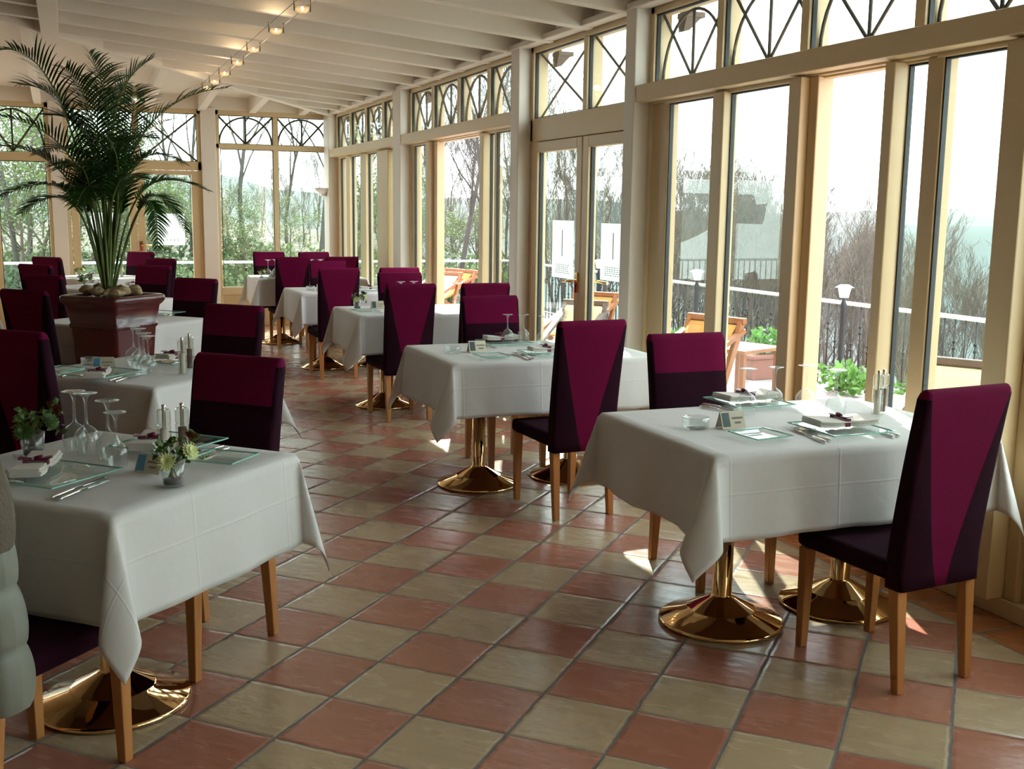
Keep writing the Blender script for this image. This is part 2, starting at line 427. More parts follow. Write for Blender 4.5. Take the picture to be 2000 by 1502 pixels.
win = [0]; door = [0]
class Wall:
    """maps wall coordinates (s along, d outwards, z) to the room"""
    def __init__(s, side): s.side = side
    def box(s, mb, s0, s1, d0, d1, z0, z1, mi=0):
        if s.side == 'R': mb.box(WX+d0, WX+d1, s0, s1, z0, z1, mi)
        else: mb.box(s0, s1, FY+d0, FY+d1, z0, z1, mi)
    def pt(s, a, d, z): return (WX+d, a, z) if s.side == 'R' else (a, FY+d, z)
def pane(W, s0, s1, z0, z1, parent, d=.0, gasket=True):
    mb = MB(); W.box(mb, s0, s1, d-.003, d+.003, z0, z1); mb.build('pane', M['pane'], parent)
    if gasket:
        g = MB(); w = .008
        W.box(g, s0, s0+w, d-.012, d+.012, z0, z1); W.box(g, s1-w, s1, d-.012, d+.012, z0, z1)
        W.box(g, s0, s1, d-.012, d+.012, z0, z0+w); W.box(g, s0, s1, d-.012, d+.012, z1-w, z1)
        g.build('gasket', M['black_gasket'], parent)
def lunette(W, s0, s1, z0, z1, parent, kind):
    mb = MB(); D = .035; r = .0135 if W.side == 'F' else .0125 if s0 > 11 else .011 if s0 > 8 else .009
    c = (s0+s1)/2; w = (s1-s0)/2; h = z1-z0
    P3 = lambda a, z: W.pt(a, D, z)
    if kind == 'X':
        mb.tube([P3(s0, z0), P3(s1, z1)], r, 6); mb.tube([P3(s1, z0), P3(s0, z1)], r, 6)
    else:
        mb.tube([P3(c-w*.97*math.cos(t*PI/20), z0+h*.96*math.sin(t*PI/20)) for t in range(21)], r, 6)
        mb.tube([P3(c, z0), P3(c, z0+h*.96)], r, 6)
        mb.tube([P3(c, z0), P3(s0, z1)], r, 6); mb.tube([P3(c, z0), P3(s1, z1)], r, 6)
    mb.build('lunette_bar', M['bar'], parent)
def bay(side, s0, s1, upper, kind, glasses, verts, zb=.56, rail=True, ztr=(2.18, 2.30), isdoor=False, ztop=2.70, zglass=2.17, frame_d=(-.03, .09)):
    """a window bay: frame, upper lunette panes, lower sashes"""
    W = Wall(side)
    if isdoor: door[0] += 1; nm = 'door_%d' % door[0]
    else: win[0] += 1; nm = 'window_%d' % win[0]
    f = MB(); a, b = frame_d
    W.box(f, s0, s1, a, b, ztop, 2.76)
    W.box(f, s0, s1, a, b, ztr[0], ztr[1])
    W.box(f, s0, s0+.045, a, b, 0, 2.76); W.box(f, s1-.045, s1, a, b, 0, 2.76)
    for u0, u1 in zip(upper[:-1], upper[1:]):
        if u1 < s1-.05: W.box(f, u1-.03, u1+.03, a, b, ztr[1], ztop)
    W.box(f, s0, s1, -.02, .11, 0, .075)
    root = struct(f.build(nm, M['cream'], bevel=.005))
    for u0, u1 in zip(upper[:-1], upper[1:]):
        e0 = s0+.045 if u0 <= s0+.05 else u0+.03; e1 = s1-.045 if u1 >= s1-.05 else u1-.03
        pane(W, e0, e1, ztr[1], ztop, root); lunette(W, e0, e1, ztr[1]+.005, ztop-.005, root, kind)
    if rail:
        mb = MB(); W.box(mb, s0+.0, s1, -.12, -.03, ztr[0]+.01, ztr[1]-.01); mb.build('track_cover', M['cream'], root, bevel=.006)
    for v0, v1, d0, d1, mt in verts:
        mb = MB(); W.box(mb, v0, v1, d0, d1, .075, ztr[0]); mb.build('mullion', M[mt], root, bevel=.006)
    for g in glasses:
        g0, g1 = g[:2]; d = g[2] if len(g) > 2 else 0
        mb = MB()
        if zb > .1:
            W.box(mb, g0-.03, g1+.03, d-.02, d+.02, .075, zb-.10); mb.build('lower_panel', M['creamdark'], root)
            mb = MB(); W.box(mb, g0-.03, g1+.03, d-.03, d+.03, zb-.10, zb)
        W.box(mb, g0-.03, g1+.03, d-.03, d+.03, zglass, ztr[0]+.01)
        mb.build('sash_rail', M['cream'], root, bevel=.004)
        if len(g) < 4: pane(W, g0, g1, zb, zglass, root, d)
    return root
cr, cd, al = 'cream', 'creamdark', 'alu'
# bay D (nearest, sliding sashes)
wD = bay('R', 2.24, 6.03, [2.24, 3.0, 3.745, 4.52, 5.265, 6.03], 'arc',
    [(5.26, 5.80), (4.55, 5.15), (3.90, 4.39, .03, 0), (3.69, 3.84, .03), (3.21, 3.60), (2.34, 3.06, .04)],
    [(5.80, 5.99, -.02, .05, cd), (5.15, 5.26, -.06, .03, cr), (4.39, 4.455, -.03, .06, cd), (4.455, 4.55, -.08, .02, cr), (3.84, 3.90, -.06, .03, cr), (3.60, 3.69, -.02, .06, cd), (3.09, 3.21, -.09, .04, cr), (3.03, 3.09, -.01, .07, cd), (2.285, 2.37, -.03, .07, cr)])
bay('R', -.2, 2.10, [-.2, .565, 1.33, 2.10], 'arc', [(1.4, 2.05), (.6, 1.3), (-.1, .5)],
    [ (1.3, 1.4, -.05, .05, cr), (.5, .6, -.05, .05, cr)])
bay('R', -2.45, -.35, [-2.45, -1.4, -.35], 'arc', [(-2.35, -1.5), (-1.3, -.45)], [(-1.5, -1.3, -.05, .05, cr)])
# bay B
bay('R', 8.03, 11.07, [8.03, 8.79, 9.55, 10.31, 11.07], 'arc',
    [(10.40, 10.95), (8.91, 10.16, .03, 0), (8.66, 8.82, .02), (8.24, 8.61)],
    [(10.95, 11.03, -.02, .05, cd), (10.16, 10.28, -.03, .05, cd), (10.28, 10.40, -.07, .02, cr), (8.82, 8.91, -.06, .05, cr), (8.61, 8.66, -.02, .04, cd), (8.07, 8.24, -.04, .06, cr)])
# bay A
bay('R', 11.35, 14.4, [11.35, 12.11, 12.87, 13.63, 14.4], 'arc',
    [(13.78, 14.2), (13.05, 13.60), (12.25, 12.80), (11.70, 11.8, .03), (11.45, 11.62, .03)],
    [(14.2, 14.36, -.02, .05, cd), (13.60, 13.78, -.05, .04, cr), (12.80, 13.05, -.05, .04, cr), (11.8, 12.25, -.06, .03, cr), (11.62, 11.70, -.02, .06, cd)])
# bay C: double glazed door with X lights above
dC = bay('R', 6.16, 7.87, [6.16, 6.93, 7.87], 'X', [], [], zb=.0, rail=False, ztr=(2.05, 2.22), isdoor=True)
W = Wall('R')
for s0, s1 in ((6.94, 7.80), (6.20, 6.925)):
    mb = MB(); e = .085
    W.box(mb, s0, s0+e, -.035, .035, .08, 2.045); W.box(mb, s1-e, s1, -.035, .035, .08, 2.045)
    W.box(mb, s0+e, s1-e, -.035, .035, .08, .38); W.box(mb, s0+e, s1-e, -.035, .035, 1.97, 2.045)
    lf = mb.build('door_leaf', M['cream'], dC, bevel=.005)
    W2 = W; mbp = MB(); W.box(mbp, s0+e, s1-e, -.003, .003, .38, 1.97); mbp.build('pane', M['pane'], lf)
    g = MB(); W.box(g, s1-e-.012, s1-e, -.014, .014, .38, 1.97); W.box(g, s0+e, s0+e+.006, -.014, .014, .38, 1.97); g.build('gasket', M['black_gasket'], lf)
mb = MB(); hp = P(1140, 551, X=WX-.05)
mb.tube([(WX-.035, 6.965, 1.06), (WX-.09, 6.965, 1.06), (WX-.095, 7.09, 1.055)], .010, 8)
mb.box(WX-.05, WX-.035, 6.945, 6.985, .98, 1.12)
mb.build('door_handle', M['brass'], dC)
mb = MB(); mb.tube([(WX+.035, 6.90, 1.06), (WX+.09, 6.90, 1.06), (WX+.095, 6.76, 1.055)], .010, 8); mb.build('door_handle', M['brass'], dC)
# far wall bays
def far_upper(s0, s1, ups, kind, glasses, verts, isdoor=False, zb=.51, ztr=(2.275, 2.335)):
    return bay('F', s0, s1, ups, kind, glasses, verts, zb=zb, rail=False, ztr=ztr, isdoor=isdoor, ztop=2.69, zglass=ztr[0]-.005)
far_upper(1.80, 3.28, [1.80, 2.56, 3.28], 'arc', [(1.86, 2.53), (2.59, 3.23)], [(2.53, 2.59, -.03, .09, cr)])
far_upper(-1.75, -.15, [-1.75, -.95, -.15], 'arc', [(-1.70, -.80), (-.74, -.20)], [(-.80, -.74, -.03, .09, cr)], ztr=(2.06, 2.16))
far_upper(-3.9, -1.95, [-3.9, -2.9, -1.95], 'arc', [(-3.85, -2.95), (-2.85, -2.0)], [(-2.95, -2.85, -.03, .09, cr)], ztr=(2.06, 2.16))
dF = far_upper(.01, 1.62, [.01, .84, 1.62], 'X', [], [], isdoor=True, ztr=(1.99, 2.10))
W = Wall('F')
for s0, s1 in ((.06, .82), (.83, 1.58)):
    mb = MB(); e = .09
    W.box(mb, s0, s0+e, -.035, .035, .08, 1.985); W.box(mb, s1-e, s1, -.035, .035, .08, 1.985)
    W.box(mb, s0+e, s1-e, -.035, .035, .08, .38); W.box(mb, s0+e, s1-e, -.035, .035, 1.93, 1.985)
    lf = mb.build('door_leaf', M['cream'], dF, bevel=.005)
    mbp = MB(); W.box(mbp, s0+e, s1-e, -.003, .003, .38, 1.93); mbp.build('pane', M['pane'], lf)
mb = MB(); mb.tube([(.86, FY-.035, 1.05), (.86, FY-.09, 1.05), (.98, FY-.095, 1.05)], .010, 8); mb.box(.84, .88, FY-.05, FY-.035, .98, 1.1); mb.build('door_handle', M['brass'], dF)

# posters on door panes
def text_marks(mb, fn, rows, mi):
    for (u0, u1, v0, v1) in rows: 
        a = fn(u0, v0); b = fn(u1, v1)
        mb.box(min(a[0], b[0])-.0006, max(a[0], b[0])+.0006, min(a[1], b[1])-.0006, max(a[1], b[1])+.0006, min(a[2], b[2]), max(a[2], b[2]), mi)
def poster(side, p0, p1, label, bar=True):
    (x0, y0), (x1, y1) = p0, p1
    if side == 'R':
        A = P(x0, y0, X=WX-.006); B = P(x1, y1, X=WX-.006)
        fn = lambda u, v: (WX-.010, A.y+(B.y-A.y)*u, A.z+(B.z-A.z)*v)
        mb = MB().box(WX-.008, WX-.0045, min(A.y, B.y), max(A.y, B.y), min(A.z, B.z), max(A.z, B.z))
    else:
        A = P(x0, y0, Y=FY-.006); B = P(x1, y1, Y=FY-.006)
        fn = lambda u, v: (A.x+(B.x-A.x)*u, FY-.010, A.z+(B.z-A.z)*v)
        mb = MB().box(min(A.x, B.x), max(A.x, B.x), FY-.008, FY-.0045, min(A.z, B.z), max(A.z, B.z))
    rows = []
    rnd = random.Random(3)
    if bar:
        rows.append((.49, .515, .16, .62))
        for r in range(5):
            u = .2
            while u < .82:
                w = .02+.04*rnd.random(); rows.append((u, u+w, .76+r*.035, .772+r*.035)); u += w+.05
    else:
        for q in range(5): rows.append((.2+.13*q, .23+.13*q, .80, .87))
    text_marks(mb, fn, rows, 1)
    return tag(mb.build('poster', [M['poster'], M['ink'] if bar else M['railtop']]), label, 'poster')
poster('R', (1080, 430), (1118, 546), 'white poster with a thin upright line, on the left leaf of the terrace door')
poster('R', (1175, 436), (1222, 553), 'white poster with a thin upright line, on the right leaf of the terrace door')
poster('F', (177, 415), (228, 480), 'white sheet on the far door pane behind the palm stems', False)
poster('F', (307, 417), (362, 479), 'white sheet with faint letters on the far door pane right of the palm', False)

# exit lights
def exit_light(loc, rz, label):
    t = thing('exit_light', label, 'exit sign', loc, rz)
    MB().box(-.16, .16, -.03, .03, 0, .09).build('housing', M['white_plastic'], t, bevel=.006)
    MB().box(-.145, -.05, -.034, -.031, .025, .065).build('sign_panel', M['green_sign'], t)
    MB().box(.05, .145, -.034, -.031, .025, .065).build('sign_panel', M['green_sign'], t)
    MB().lathe([(.0, -.012), (.014, -.008), (.016, 0), (.014, .008), (0, .012)], 12, (0, -.035, .045)).build('lamp', M['bulb'], t)
q = P(265, 207, Y=FY-.14); exit_light((q.x, FY-.12, 2.775), 0, 'small green exit light above the far glass doors')
exit_light((3.22, 7.05, 2.78), PI/2, 'small green exit light above the terrace door with the posters')
# wall sconce at the corner
q = P(636, 380, Y=FY-.13)
t = thing('wall_sconce', 'white half-bowl uplight beside the corner post', 'wall lamp', (q.x-.03, FY-.13, q.z))
mb = MB(); prof = [(.02, 0), (.06, .02), (.10, .05), (.125, .085), (.12, .085), (.095, .055), (.055, .027), (.018, .008)]
b0 = 0
def half(u, v):
    i = v*(len(prof)-1); r, z = prof[int(round(i))]; a = PI*u
    return (-r*math.cos(a), -r*math.sin(a), z)
mb.grid(half, 20, len(prof)-1); mb.build('shade', M['white_plastic'], t)
MB().box(-.03, .03, -.03, .10, -.02, .06).build('bracket', M['white_plastic'], t)
# cable lights
CZ = 2.76; cx = P(495, 95, z=CZ).x
mb = MB()
for s in (-.05, .05): mb.tube([(cx+s, 3, CZ+.03), (cx+s, 12.2, CZ+.03)], .0022, 5)
tag(mb.build('lighting_cable', M['wire']), 'pair of thin tension cables carrying the ceiling lamps', 'cable')
pxs = [(583, 15), (537, 58), (495, 95), (464, 121), (437, 142), (413, 158), (399, 170)]
lamp0 = None
for i, q in enumerate(pxs):
    p = P(*q, z=CZ); p.x = cx
    lab = 'small halogen lamp on the ceiling cables, ' + ['nearest the camera', 'second from the nearest', 'third from the nearest', 'middle of the row, fourth from the nearest', 'third from the far end', 'second from the far end', 'farthest one, by the palm tip'][i]
    if lamp0 is None:
        t = lamp0 = thing('cable_lamp', lab, 'ceiling lamp', p, 0, 'cable lamps')
        MB().lathe([(.012, -.032), (.03, -.026), (.043, -.008), (.046, .004), (.043, .004), (.028, -.02), (.01, -.027)], 20).build('reflector', M['lampglass'], t)
        MB().lathe([(0, -.018), (.007, -.012), (.008, 0), (.005, .008), (0, .01)], 10).build('bulb', M['bulb'], t)
        mb = MB()
        for s in (-.05, .05): mb.tube([(s, 0, -.02), (s, 0, .05)], .004, 6)
        mb.tube([(-.05, 0, 0), (.05, 0, 0)], .0022, 5); mb.build('holder', M['wire'], t)
    else: dup(lamp0, p, 0, lab)
# ceiling lamps light weakly
for i in range(7):
    p = P(*pxs[i], z=CZ); l = bpy.data.lights.new('halogen', 'POINT'); l.energy = .5; l.color = (1, .75, .45); l.shadow_soft_size = .03
    o = bpy.data.objects.new('halogen_light', l); C.objects.link(o); o.location = (cx, p.y, CZ+.06)

# ================================================================== CHAIRS
def make_chair():
    t = thing('dining_chair', '', 'chair', (0, 0, 0), 0, 'dining chairs')
    # backrest: cross-section loops
    mb = MB(); levels = []
    zt = 1.012; zb = .345; n = 15
    hs = [zb+(zt-.03-zb)*i/(n-1) for i in range(n)]
    band = .845
    hs = sorted(hs+[band]); 
    def yc(z):
        q = max(0, (z-.42)/.6); return -.215-.085*q**1.25
    def th(z): return .078-.026*min(1, max(0, (z-zb)/(zt-zb)))
    def wd(z): return .178+.012*(z-zb)/(zt-zb)
    rows = [(z, 1, 1) for z in hs]+[(zt-.012, .985, .80), (zt-.003, .965, .45), (zt, .94, .12)]
    L = None
    for (z, ws, ts) in rows:
        w = wd(z)*ws; y = yc(z); h = th(z)/2*ts; r = min(.014, h*.8)
        q = (z-zb)/(zt-zb); vw = (.022+(.178-.022)*min(1, q*1.02))*ws; vw = min(vw, w-r-.003)
        vo = .0
        loop = [(-w+r, y-h), (-vw, y-h), (vw, y-h), (w-r, y-h), (w-r*.3, y-h+r*.3), (w, y-h+r), (w, y+h-r), (w-r*.3, y+h-r*.3), (w-r, y+h), (w*.5, y+h), (-w*.62, y+h), (-w+r, y+h), (-w+r*.3, y+h-r*.3), (-w, y+h-r), (-w, y-h+r), (-w+r*.3, y-h+r*.3)]
        b = len(mb.v); mb.v += [(a, c, z) for a, c in loop]; nl = len(loop)
        if L is not None:
            zm = (z+zp)/2
            for k in range(nl):
                k2 = (k+1) % nl
                mi = 0
                if k == 1: mi = 1
                if k in (8, 9, 10) and zm > band: mi = 1
                if z > zt-.02: mi = 1
                mb.face([L+k, L+k2, b+k2, b+k], mi, True)
        else: mb.face([b+k for k in range(nl)][::-1], 0)
        L = b; zp = z
    mb.face([L+k for k in range(nl)], 1, True)
    mb.build('backrest', [M['aubergine'], M['magenta']], t)
    mb = MB(); mb.hexa([(-.185, -.20, .368), (.185, -.20, .368), (.195, .225, .375), (-.195, .225, .375)],
                       [(-.185, -.20, .438), (.185, -.20, .438), (.195, .225, .444), (-.195, .225, .444)])
    mb.build('seat', M['aubergine'], t, bevel=.022, seg=3)
    for sx in (-1, 1):
        x = .165*sx; w0, w1 = .021, .015
        MB().hexa([(x-w1, .185, 0), (x+w1, .185, 0), (x+w1, .215, 0), (x-w1, .215, 0)], [(x-w0, .172, .372), (x+w0, .172, .372), (x+w0, .215, .372), (x-w0, .215, .372)]).build('leg', M['wood'], t, bevel=.003)
        x = .155*sx
        MB().hexa([(x-w1, -.262, 0), (x+w1, -.262, 0), (x+w1, -.232, 0), (x-w1, -.232, 0)], [(x-w0, -.24, .35), (x+w0, -.24, .35), (x+w0, -.197, .35), (x-w0, -.197, .35)]).build('leg', M['wood'], t, bevel=.003)
    return t
chair0 = make_chair(); cused = [False]
def place_chair(loc, rz, label, group):
    if not cused[0]:
        cused[0] = True; chair0.location = loc; chair0.rotation_euler = (0, 0, rz); chair0['label'] = label; chair0['group'] = group; return chair0
    return dup(chair0, loc, rz, label, group)
def chair_top(pl, pr, rz, label, group, z=1.008, off=(0, 0)):
    """place a chair by the middle of its back's top edge"""
    c = (P(*pl, z=z)+P(*pr, z=z))/2
    f = Vector((-math.sin(rz), math.cos(rz), 0))
    o = c+f*.31; place_chair((o.x+off[0], o.y+off[1], 0), rz, label, group)
    return o
GW = 'chairs at the window-side tables'; GA = 'chairs at the diagonal tables'
CH = [
 ((1803, 765), (1983, 752), .09, 'high-backed magenta and aubergine chair seen from behind, nearest at the right window table', GW),
 ((1265, 655), (1405, 648), PI-.03, 'magenta and aubergine chair on the far side of the nearest window table', GW),
 ((1090, 628), (1228, 627), .05, 'high-backed magenta V chair seen from behind at the second window table', GW),
 ((897, 580), (1010, 577), PI, 'two-tone magenta chair on the far side of the second window table', GW),
 ((903, 555), (996, 553), 0, 'magenta chair whose top shows just above the second table\'s far chair', GW),
 ((755, 556), (852, 555), .03, 'high-backed magenta V chair seen from behind at the third window table', GW),
 ((738, 534), (820, 531), PI-.1, 'magenta chair facing the camera behind the third window table', GW),
 ((742, 524), (819, 523), 0, 'magenta chair barely showing above the third table\'s far chair', GW),
 ((623, 525), (702, 524), 0, 'magenta V chair seen from behind at the fourth window table, aisle side', GW),
 ((605, 510), (672, 510), PI, 'two-tone magenta chair on the far side of the fourth window table', GW),
 ((636, 502), (700, 502), 0, 'magenta chair at the fifth window table, window side, back to the camera', GW),
 ((540, 503), (604, 502), 0, 'magenta V chair seen from behind at the fifth window table, aisle side', GW),
 ((494, 492), (554, 492), PI, 'farthest magenta chair facing the camera, left of two under the far window', GW),
 ((583, 492), (641, 493), PI, 'farthest magenta chair facing the camera, right of two under the far window', GW),
 ((385, 690), (562, 700), .75*PI, 'large two-tone aubergine chair facing the camera at the nearest diagonal table', GA),
 ((405, 592), (518, 600), .75*PI, 'two-tone aubergine chair facing the camera at the second diagonal table', GA),
 ((345, 542), (428, 546), .75*PI, 'two-tone aubergine chair facing the camera right of the potted palm', GA),
 ((268, 519), (338, 519), .75*PI, 'nearest of three dark magenta chairs right of the palm stems', GA),
 ((285, 505), (347, 505), .75*PI, 'middle one of three dark magenta chairs right of the palm stems', GA),
 ((250, 492), (304, 492), .75*PI, 'farthest and brightest of three magenta chairs right of the palm stems', GA),
 ((42, 537), (122, 538), -.25*PI, 'dark magenta chair left of the burgundy planter, its lower part hidden by the rim', GA),
 ((37, 517), (95, 517), -.25*PI, 'dark magenta chair far left, behind the one beside the planter', GA),
 ((60, 502), (118, 503), -.25*PI, 'farthest magenta chair at the left, in front of the white post', GA),
]
for pl, pr, rz, lab, g in CH: chair_top(pl, pr, rz, lab, g)
for q, lab in (((83, 655), 'large dark chair back at the left edge, at the second diagonal table'), ((88, 572), 'dark chair back at the left edge beside the burgundy planter')):
    c = P(*q, z=1.0); s = .7071; rt = Vector((s, -s, 0)); f = Vector((s, s, 0))
    o = c-rt*.19+f*.31; place_chair((o.x, o.y, 0), -.25*PI, lab, GA)
# near chair of the first diagonal table
NC = Vector((-.175, 3.055, 0))
place_chair(NC, -.25*PI, 'dark chair at the bottom left corner, pushed under the nearest diagonal table', GA)

# ================================================================== TABLES
def pedestal(t, x, y):
    mb = MB()
    mb.lathe([(0, .0), (.228, 0), (.235, .006), (.235, .012), (.228, .018), (.132, .052), (.13, .058), (.124, .060), (.05, .100), (.041, .105), (.0375, .112), (.0375, .715), (0, .715)], 48, (x, y, 0))
    mb.build('pedestal', M['brass'], t)
def cloth(hx, hy, ov, seed):
    rnd = random.Random(seed); nx, ny, no = 24, 18, 16
    mb = MB(); uv = []
    xs = [-hx-ov+ov*i/no for i in range(no)]+[-hx+2*hx*i/nx for i in range(nx+1)]+[hx+ov*(i+1)/no for i in range(no)]
    ys = [-hy-ov+ov*i/no for i in range(no)]+[-hy+2*hy*i/ny for i in range(ny+1)]+[hy+ov*(i+1)/no for i in range(no)]
    Fc = {(a, b): (rnd.uniform(.20, .36), rnd.uniform(.10, .19), rnd.uniform(-.06, .06)) for a in (-1, 1) for b in (-1, 1)}
    ph = {k: (rnd.uniform(0, 6), rnd.uniform(8, 13), rnd.uniform(.006, .016)) for k in ('x1', 'x-1', 'y1', 'y-1')}
    def drop(r):      # rounded table edge: returns (outward, down)
        R = .012
        if r < R*1.57: a = r/R; return R*math.sin(a), R*(1-math.cos(a))
        return R, R+(r-R*1.57)
    def flare(r, key, u):
        p = ph[key]; q = r/ov
        return .020*q+p[2]*q*math.sin(p[1]*u+p[0])+.004*q*math.sin(2.7*p[1]*u)
    def fn(x, y):
        ax = max(0, abs(x)-hx); ay = max(0, abs(y)-hy); sx = 1 if x > 0 else -1; sy = 1 if y > 0 else -1
        if ax == 0 and ay == 0: return (x, y, 0)
        if ay == 0:
            o, d = drop(ax); g = flare(ax, 'x%d' % sx, y); return (sx*(hx+o+g), y, -d)
        if ax == 0:
            o, d = drop(ay); g = flare(ay, 'y%d' % sy, x); return (x, sy*(hy+o+g), -d)
        r = math.hypot(ax, ay); th = math.atan2(ay, ax)/(PI/2)
        F, Wd, sk = Fc[(sx, sy)]
        o, d = drop(r); gx = flare(r, 'x%d' % sx, sy*hy); gy = flare(r, 'y%d' % sy, sx*hx)
        c2 = math.cos(th*PI/2)**2; s2 = 1-c2
        ox = (o+gx)*c2; oy = (o+gy)*s2
        e = r*(F*math.sin(PI*th)); p = r*(Wd*math.sin(2*PI*th)+sk*math.sin(PI*th))
        ox += (e+p)/1.4142; oy += (e-p)/1.4142
        h = math.hypot(e, p)
        return (sx*(hx+ox), sy*(hy+oy), -math.sqrt(max(1e-9, d*d-h*h)) if d > h else -d*.3)
    for y in ys:
        for x in xs: mb.v.append(fn(x, y)); uv.append((x, y))
    W_ = len(xs)
    for j in range(len(ys)-1):
        for i in range(W_-1): mb.face([j*W_+i, j*W_+i+1, (j+1)*W_+i+1, (j+1)*W_+i], 0, True)
    mb.uv = uv
    return mb
def table(name, x, y, rz, hx, hy, ov, bases, seed, lab, labc):
    t = thing('dining_table', lab, 'table', (x, y, 0), rz, 'dining tables')
    MB().box(-hx+.01, hx-.01, -hy+.01, hy-.01, .715, .748).build('tabletop', M['under'], t)
    for bx, by in bases: pedestal(t, bx, by)
    mb = cloth(hx, hy, ov, seed)
    o = mb.build('tablecloth', M['cloth'], None, solid=.0015); o.location = (x, y, TABLE_Z-.002); o.rotation_euler = (0, 0, rz)
    tag(o, labc, 'tablecloth', 'white tablecloths')
RT_ = [('R1', 2.53, 3.425, .29, 'nearest window table', 11), ('R2', 2.41, 5.735, .29, 'second window table', 12), ('R3', 2.58, 8.37, .30, 'third window table', 23),
       ('R4', 2.585, 10.60, .30, 'fourth window table', 14), ('R5', 2.54, 12.72, .30, 'farthest window table', 15)]
for nm, x, y, ov, d, sd in RT_:
    dx = .02 if nm == 'R1' else 0
    table(nm, x, y, 0, .60, .415, ov, [(-.30+dx, .0), (.27, .0)], sd, 'double-pedestal brass-footed dining table, ' + d, 'white cloth hanging over the ' + d)
LT_ = [(.07, 3.49, .305, 'nearest diagonal table at the left', 32), (.32, 5.575, .30, 'second diagonal table, in front of the planter', 33), (.31, 8.08, .30, 'diagonal table right behind the planter', 34),
       (.27, 9.93, .30, 'fourth diagonal table behind the palm', 35), (.30, 11.5, .30, 'fifth diagonal table behind the palm', 36), (.29, 13.1, .30, 'farthest diagonal table by the far doors', 37)]
for x, y, ov, d, sd in LT_:
    table('L', x, y, PI/4, .41, .41, ov, [(0, 0)], sd, 'single-pedestal square dining table, ' + d, 'white cloth over the ' + d)
table('L', -1.15, 9.5, PI/4, .41, .41, .3, [(0, 0)], 38, 'single-pedestal square dining table at the far left edge', 'white cloth on the table at the far left edge')

# ------------------------------------------------------------------ table ware
def at(x, y): p = P(x, y, z=TABLE_Z); return Vector((p.x, p.y, TABLE_Z))
# inverted wine glass (rim on the cloth)
def make_glass(name, H, R, foot, lab):
    t = thing(name, lab, 'wine glass', (0, 0, 0), 0, 'upturned wine glasses')
    b = .42*H
    prof = [(R*.80, 0), (R*.93, b*.30), (R*1.0, b*.55), (R*.93, b*.80), (R*.62, b*1.02), (R*.28, b*1.13), (.0065, b*1.2)]
    MB().lathe(prof, 28).build('bowl', M['stem'], t)
    MB().lathe([(.0065, b*1.2), (.0042, b*1.35), (.0040, H*.82), (.006, H*.9), (.012, H*.955)], 12).build('stem', M['stem'], t)
    MB().lathe([(.012, H*.955), (foot*.6, H*.985), (foot, H*.993), (foot, H), (foot*.5, H*.998), (0, H*.997)], 28).build('foot', M['foot'], t)
    return t
gl = {}
def glass(px, py, H, lab, grp='upturned wine glasses'):
    key = round(H, 2)
    p = at(px, py)
    if key not in gl:
        g = make_glass('wine_glass', H, .040 if H > .17 else .036, .036 if H > .17 else .033, lab); gl[key] = g; g.location = p
    else: g = dup(gl[key], p, 0, lab)
    g['group'] = grp
def plate(px, py, rz, size, lab, grp):
    p = at(px, py); h = size/2
    t = thing('glass_plate', lab, 'plate', p, rz, grp)
    def fn(u, v):
        x = (u-.5)*2; y = (v-.5)*2; lift = .012*max(0, max(abs(x), abs(y))-.72)/.28
        return (x*h, y*h, .003+lift)
    mb = MB().grid(fn, 10, 10); mb.build('dish', M['plate'], t)
    mb = MB()
    c = [(-h, -h), (h, -h), (h, h), (-h, h)]
    for i in range(4):
        a, b = c[i], c[(i+1) % 4]; mb.beam((a[0], a[1], .0155), (b[0], b[1], .0155), .004, .004)
    mb.build('rim', M['edge'], t)
    return p
def napkin(px, py, rz, lab, grp, dz=.017, L=.19, W_=.085):
    p = at(px, py); p.z += dz
    t = thing('napkin', lab, 'napkin', p, rz, grp)
    mb = MB()
    for k in range(3):
        z0 = k*.0082; o = .003*math.sin(k*2.1); L0 = None; nn = 12
        for i in range(nn+1):
            v = i/nn; g = math.exp(-((v-.5)/.14)**2); w = W_/2*(1-.22*g); y = (v-.5)*L
            lift = .004*g*(k-1)*-.6+.006*(abs(v-.5)*2)**2*min(1, L/.2)
            q = [(-w+.004, z0), (w-.004, z0), (w, z0+.002), (w, z0+.006), (w-.004, z0+.008), (-w+.004, z0+.008), (-w, z0+.006), (-w, z0+.002)]
            b = len(mb.v); mb.v += [(x+o, y, z+lift) for x, z in q]
            if L0 is not None:
                for j in range(8): mb.face([L0+j, L0+(j+1) % 8, b+(j+1) % 8, b+j][::-1])
            else: mb.face([b+j for j in range(8)])
            L0 = b
        mb.face([L0+j for j in range(8)][::-1])
    mb.build('folded_cloth', M['napkin'], t)
    r = MB()
    r.box(-W_*.40, W_*.40, -.012, .012, .027, .030); r.box(-W_*.41, -W_*.385, -.012, .012, .0, .03); r.box(W_*.385, W_*.41, -.012, .012, .0, .03)
    r.build('ribbon', M['ribbon'], t, bevel=.001)
    r = MB(); r.tube([(-.004, 0, .031), (.012, .002, .036), (.02, -.004, .031)], [.008, .010, .007], 8)
    r.hexa([(-.01, -.006, .03), (-.045, -.022, .034), (-.05, .012, .034), (-.01, .008, .03)], [(-.01, -.006, .034), (-.045, -.022, .037), (-.05, .012, .037), (-.01, .008, .034)])
    r.hexa([(.01, -.006, .03), (.045, -.002, .034), (.04, .024, .034), (.01, .008, .03)], [(.01, -.006, .034), (.045, -.002, .037), (.04, .024, .037), (.01, .008, .034)])
    r.build('knot', M['ribbon'], t)
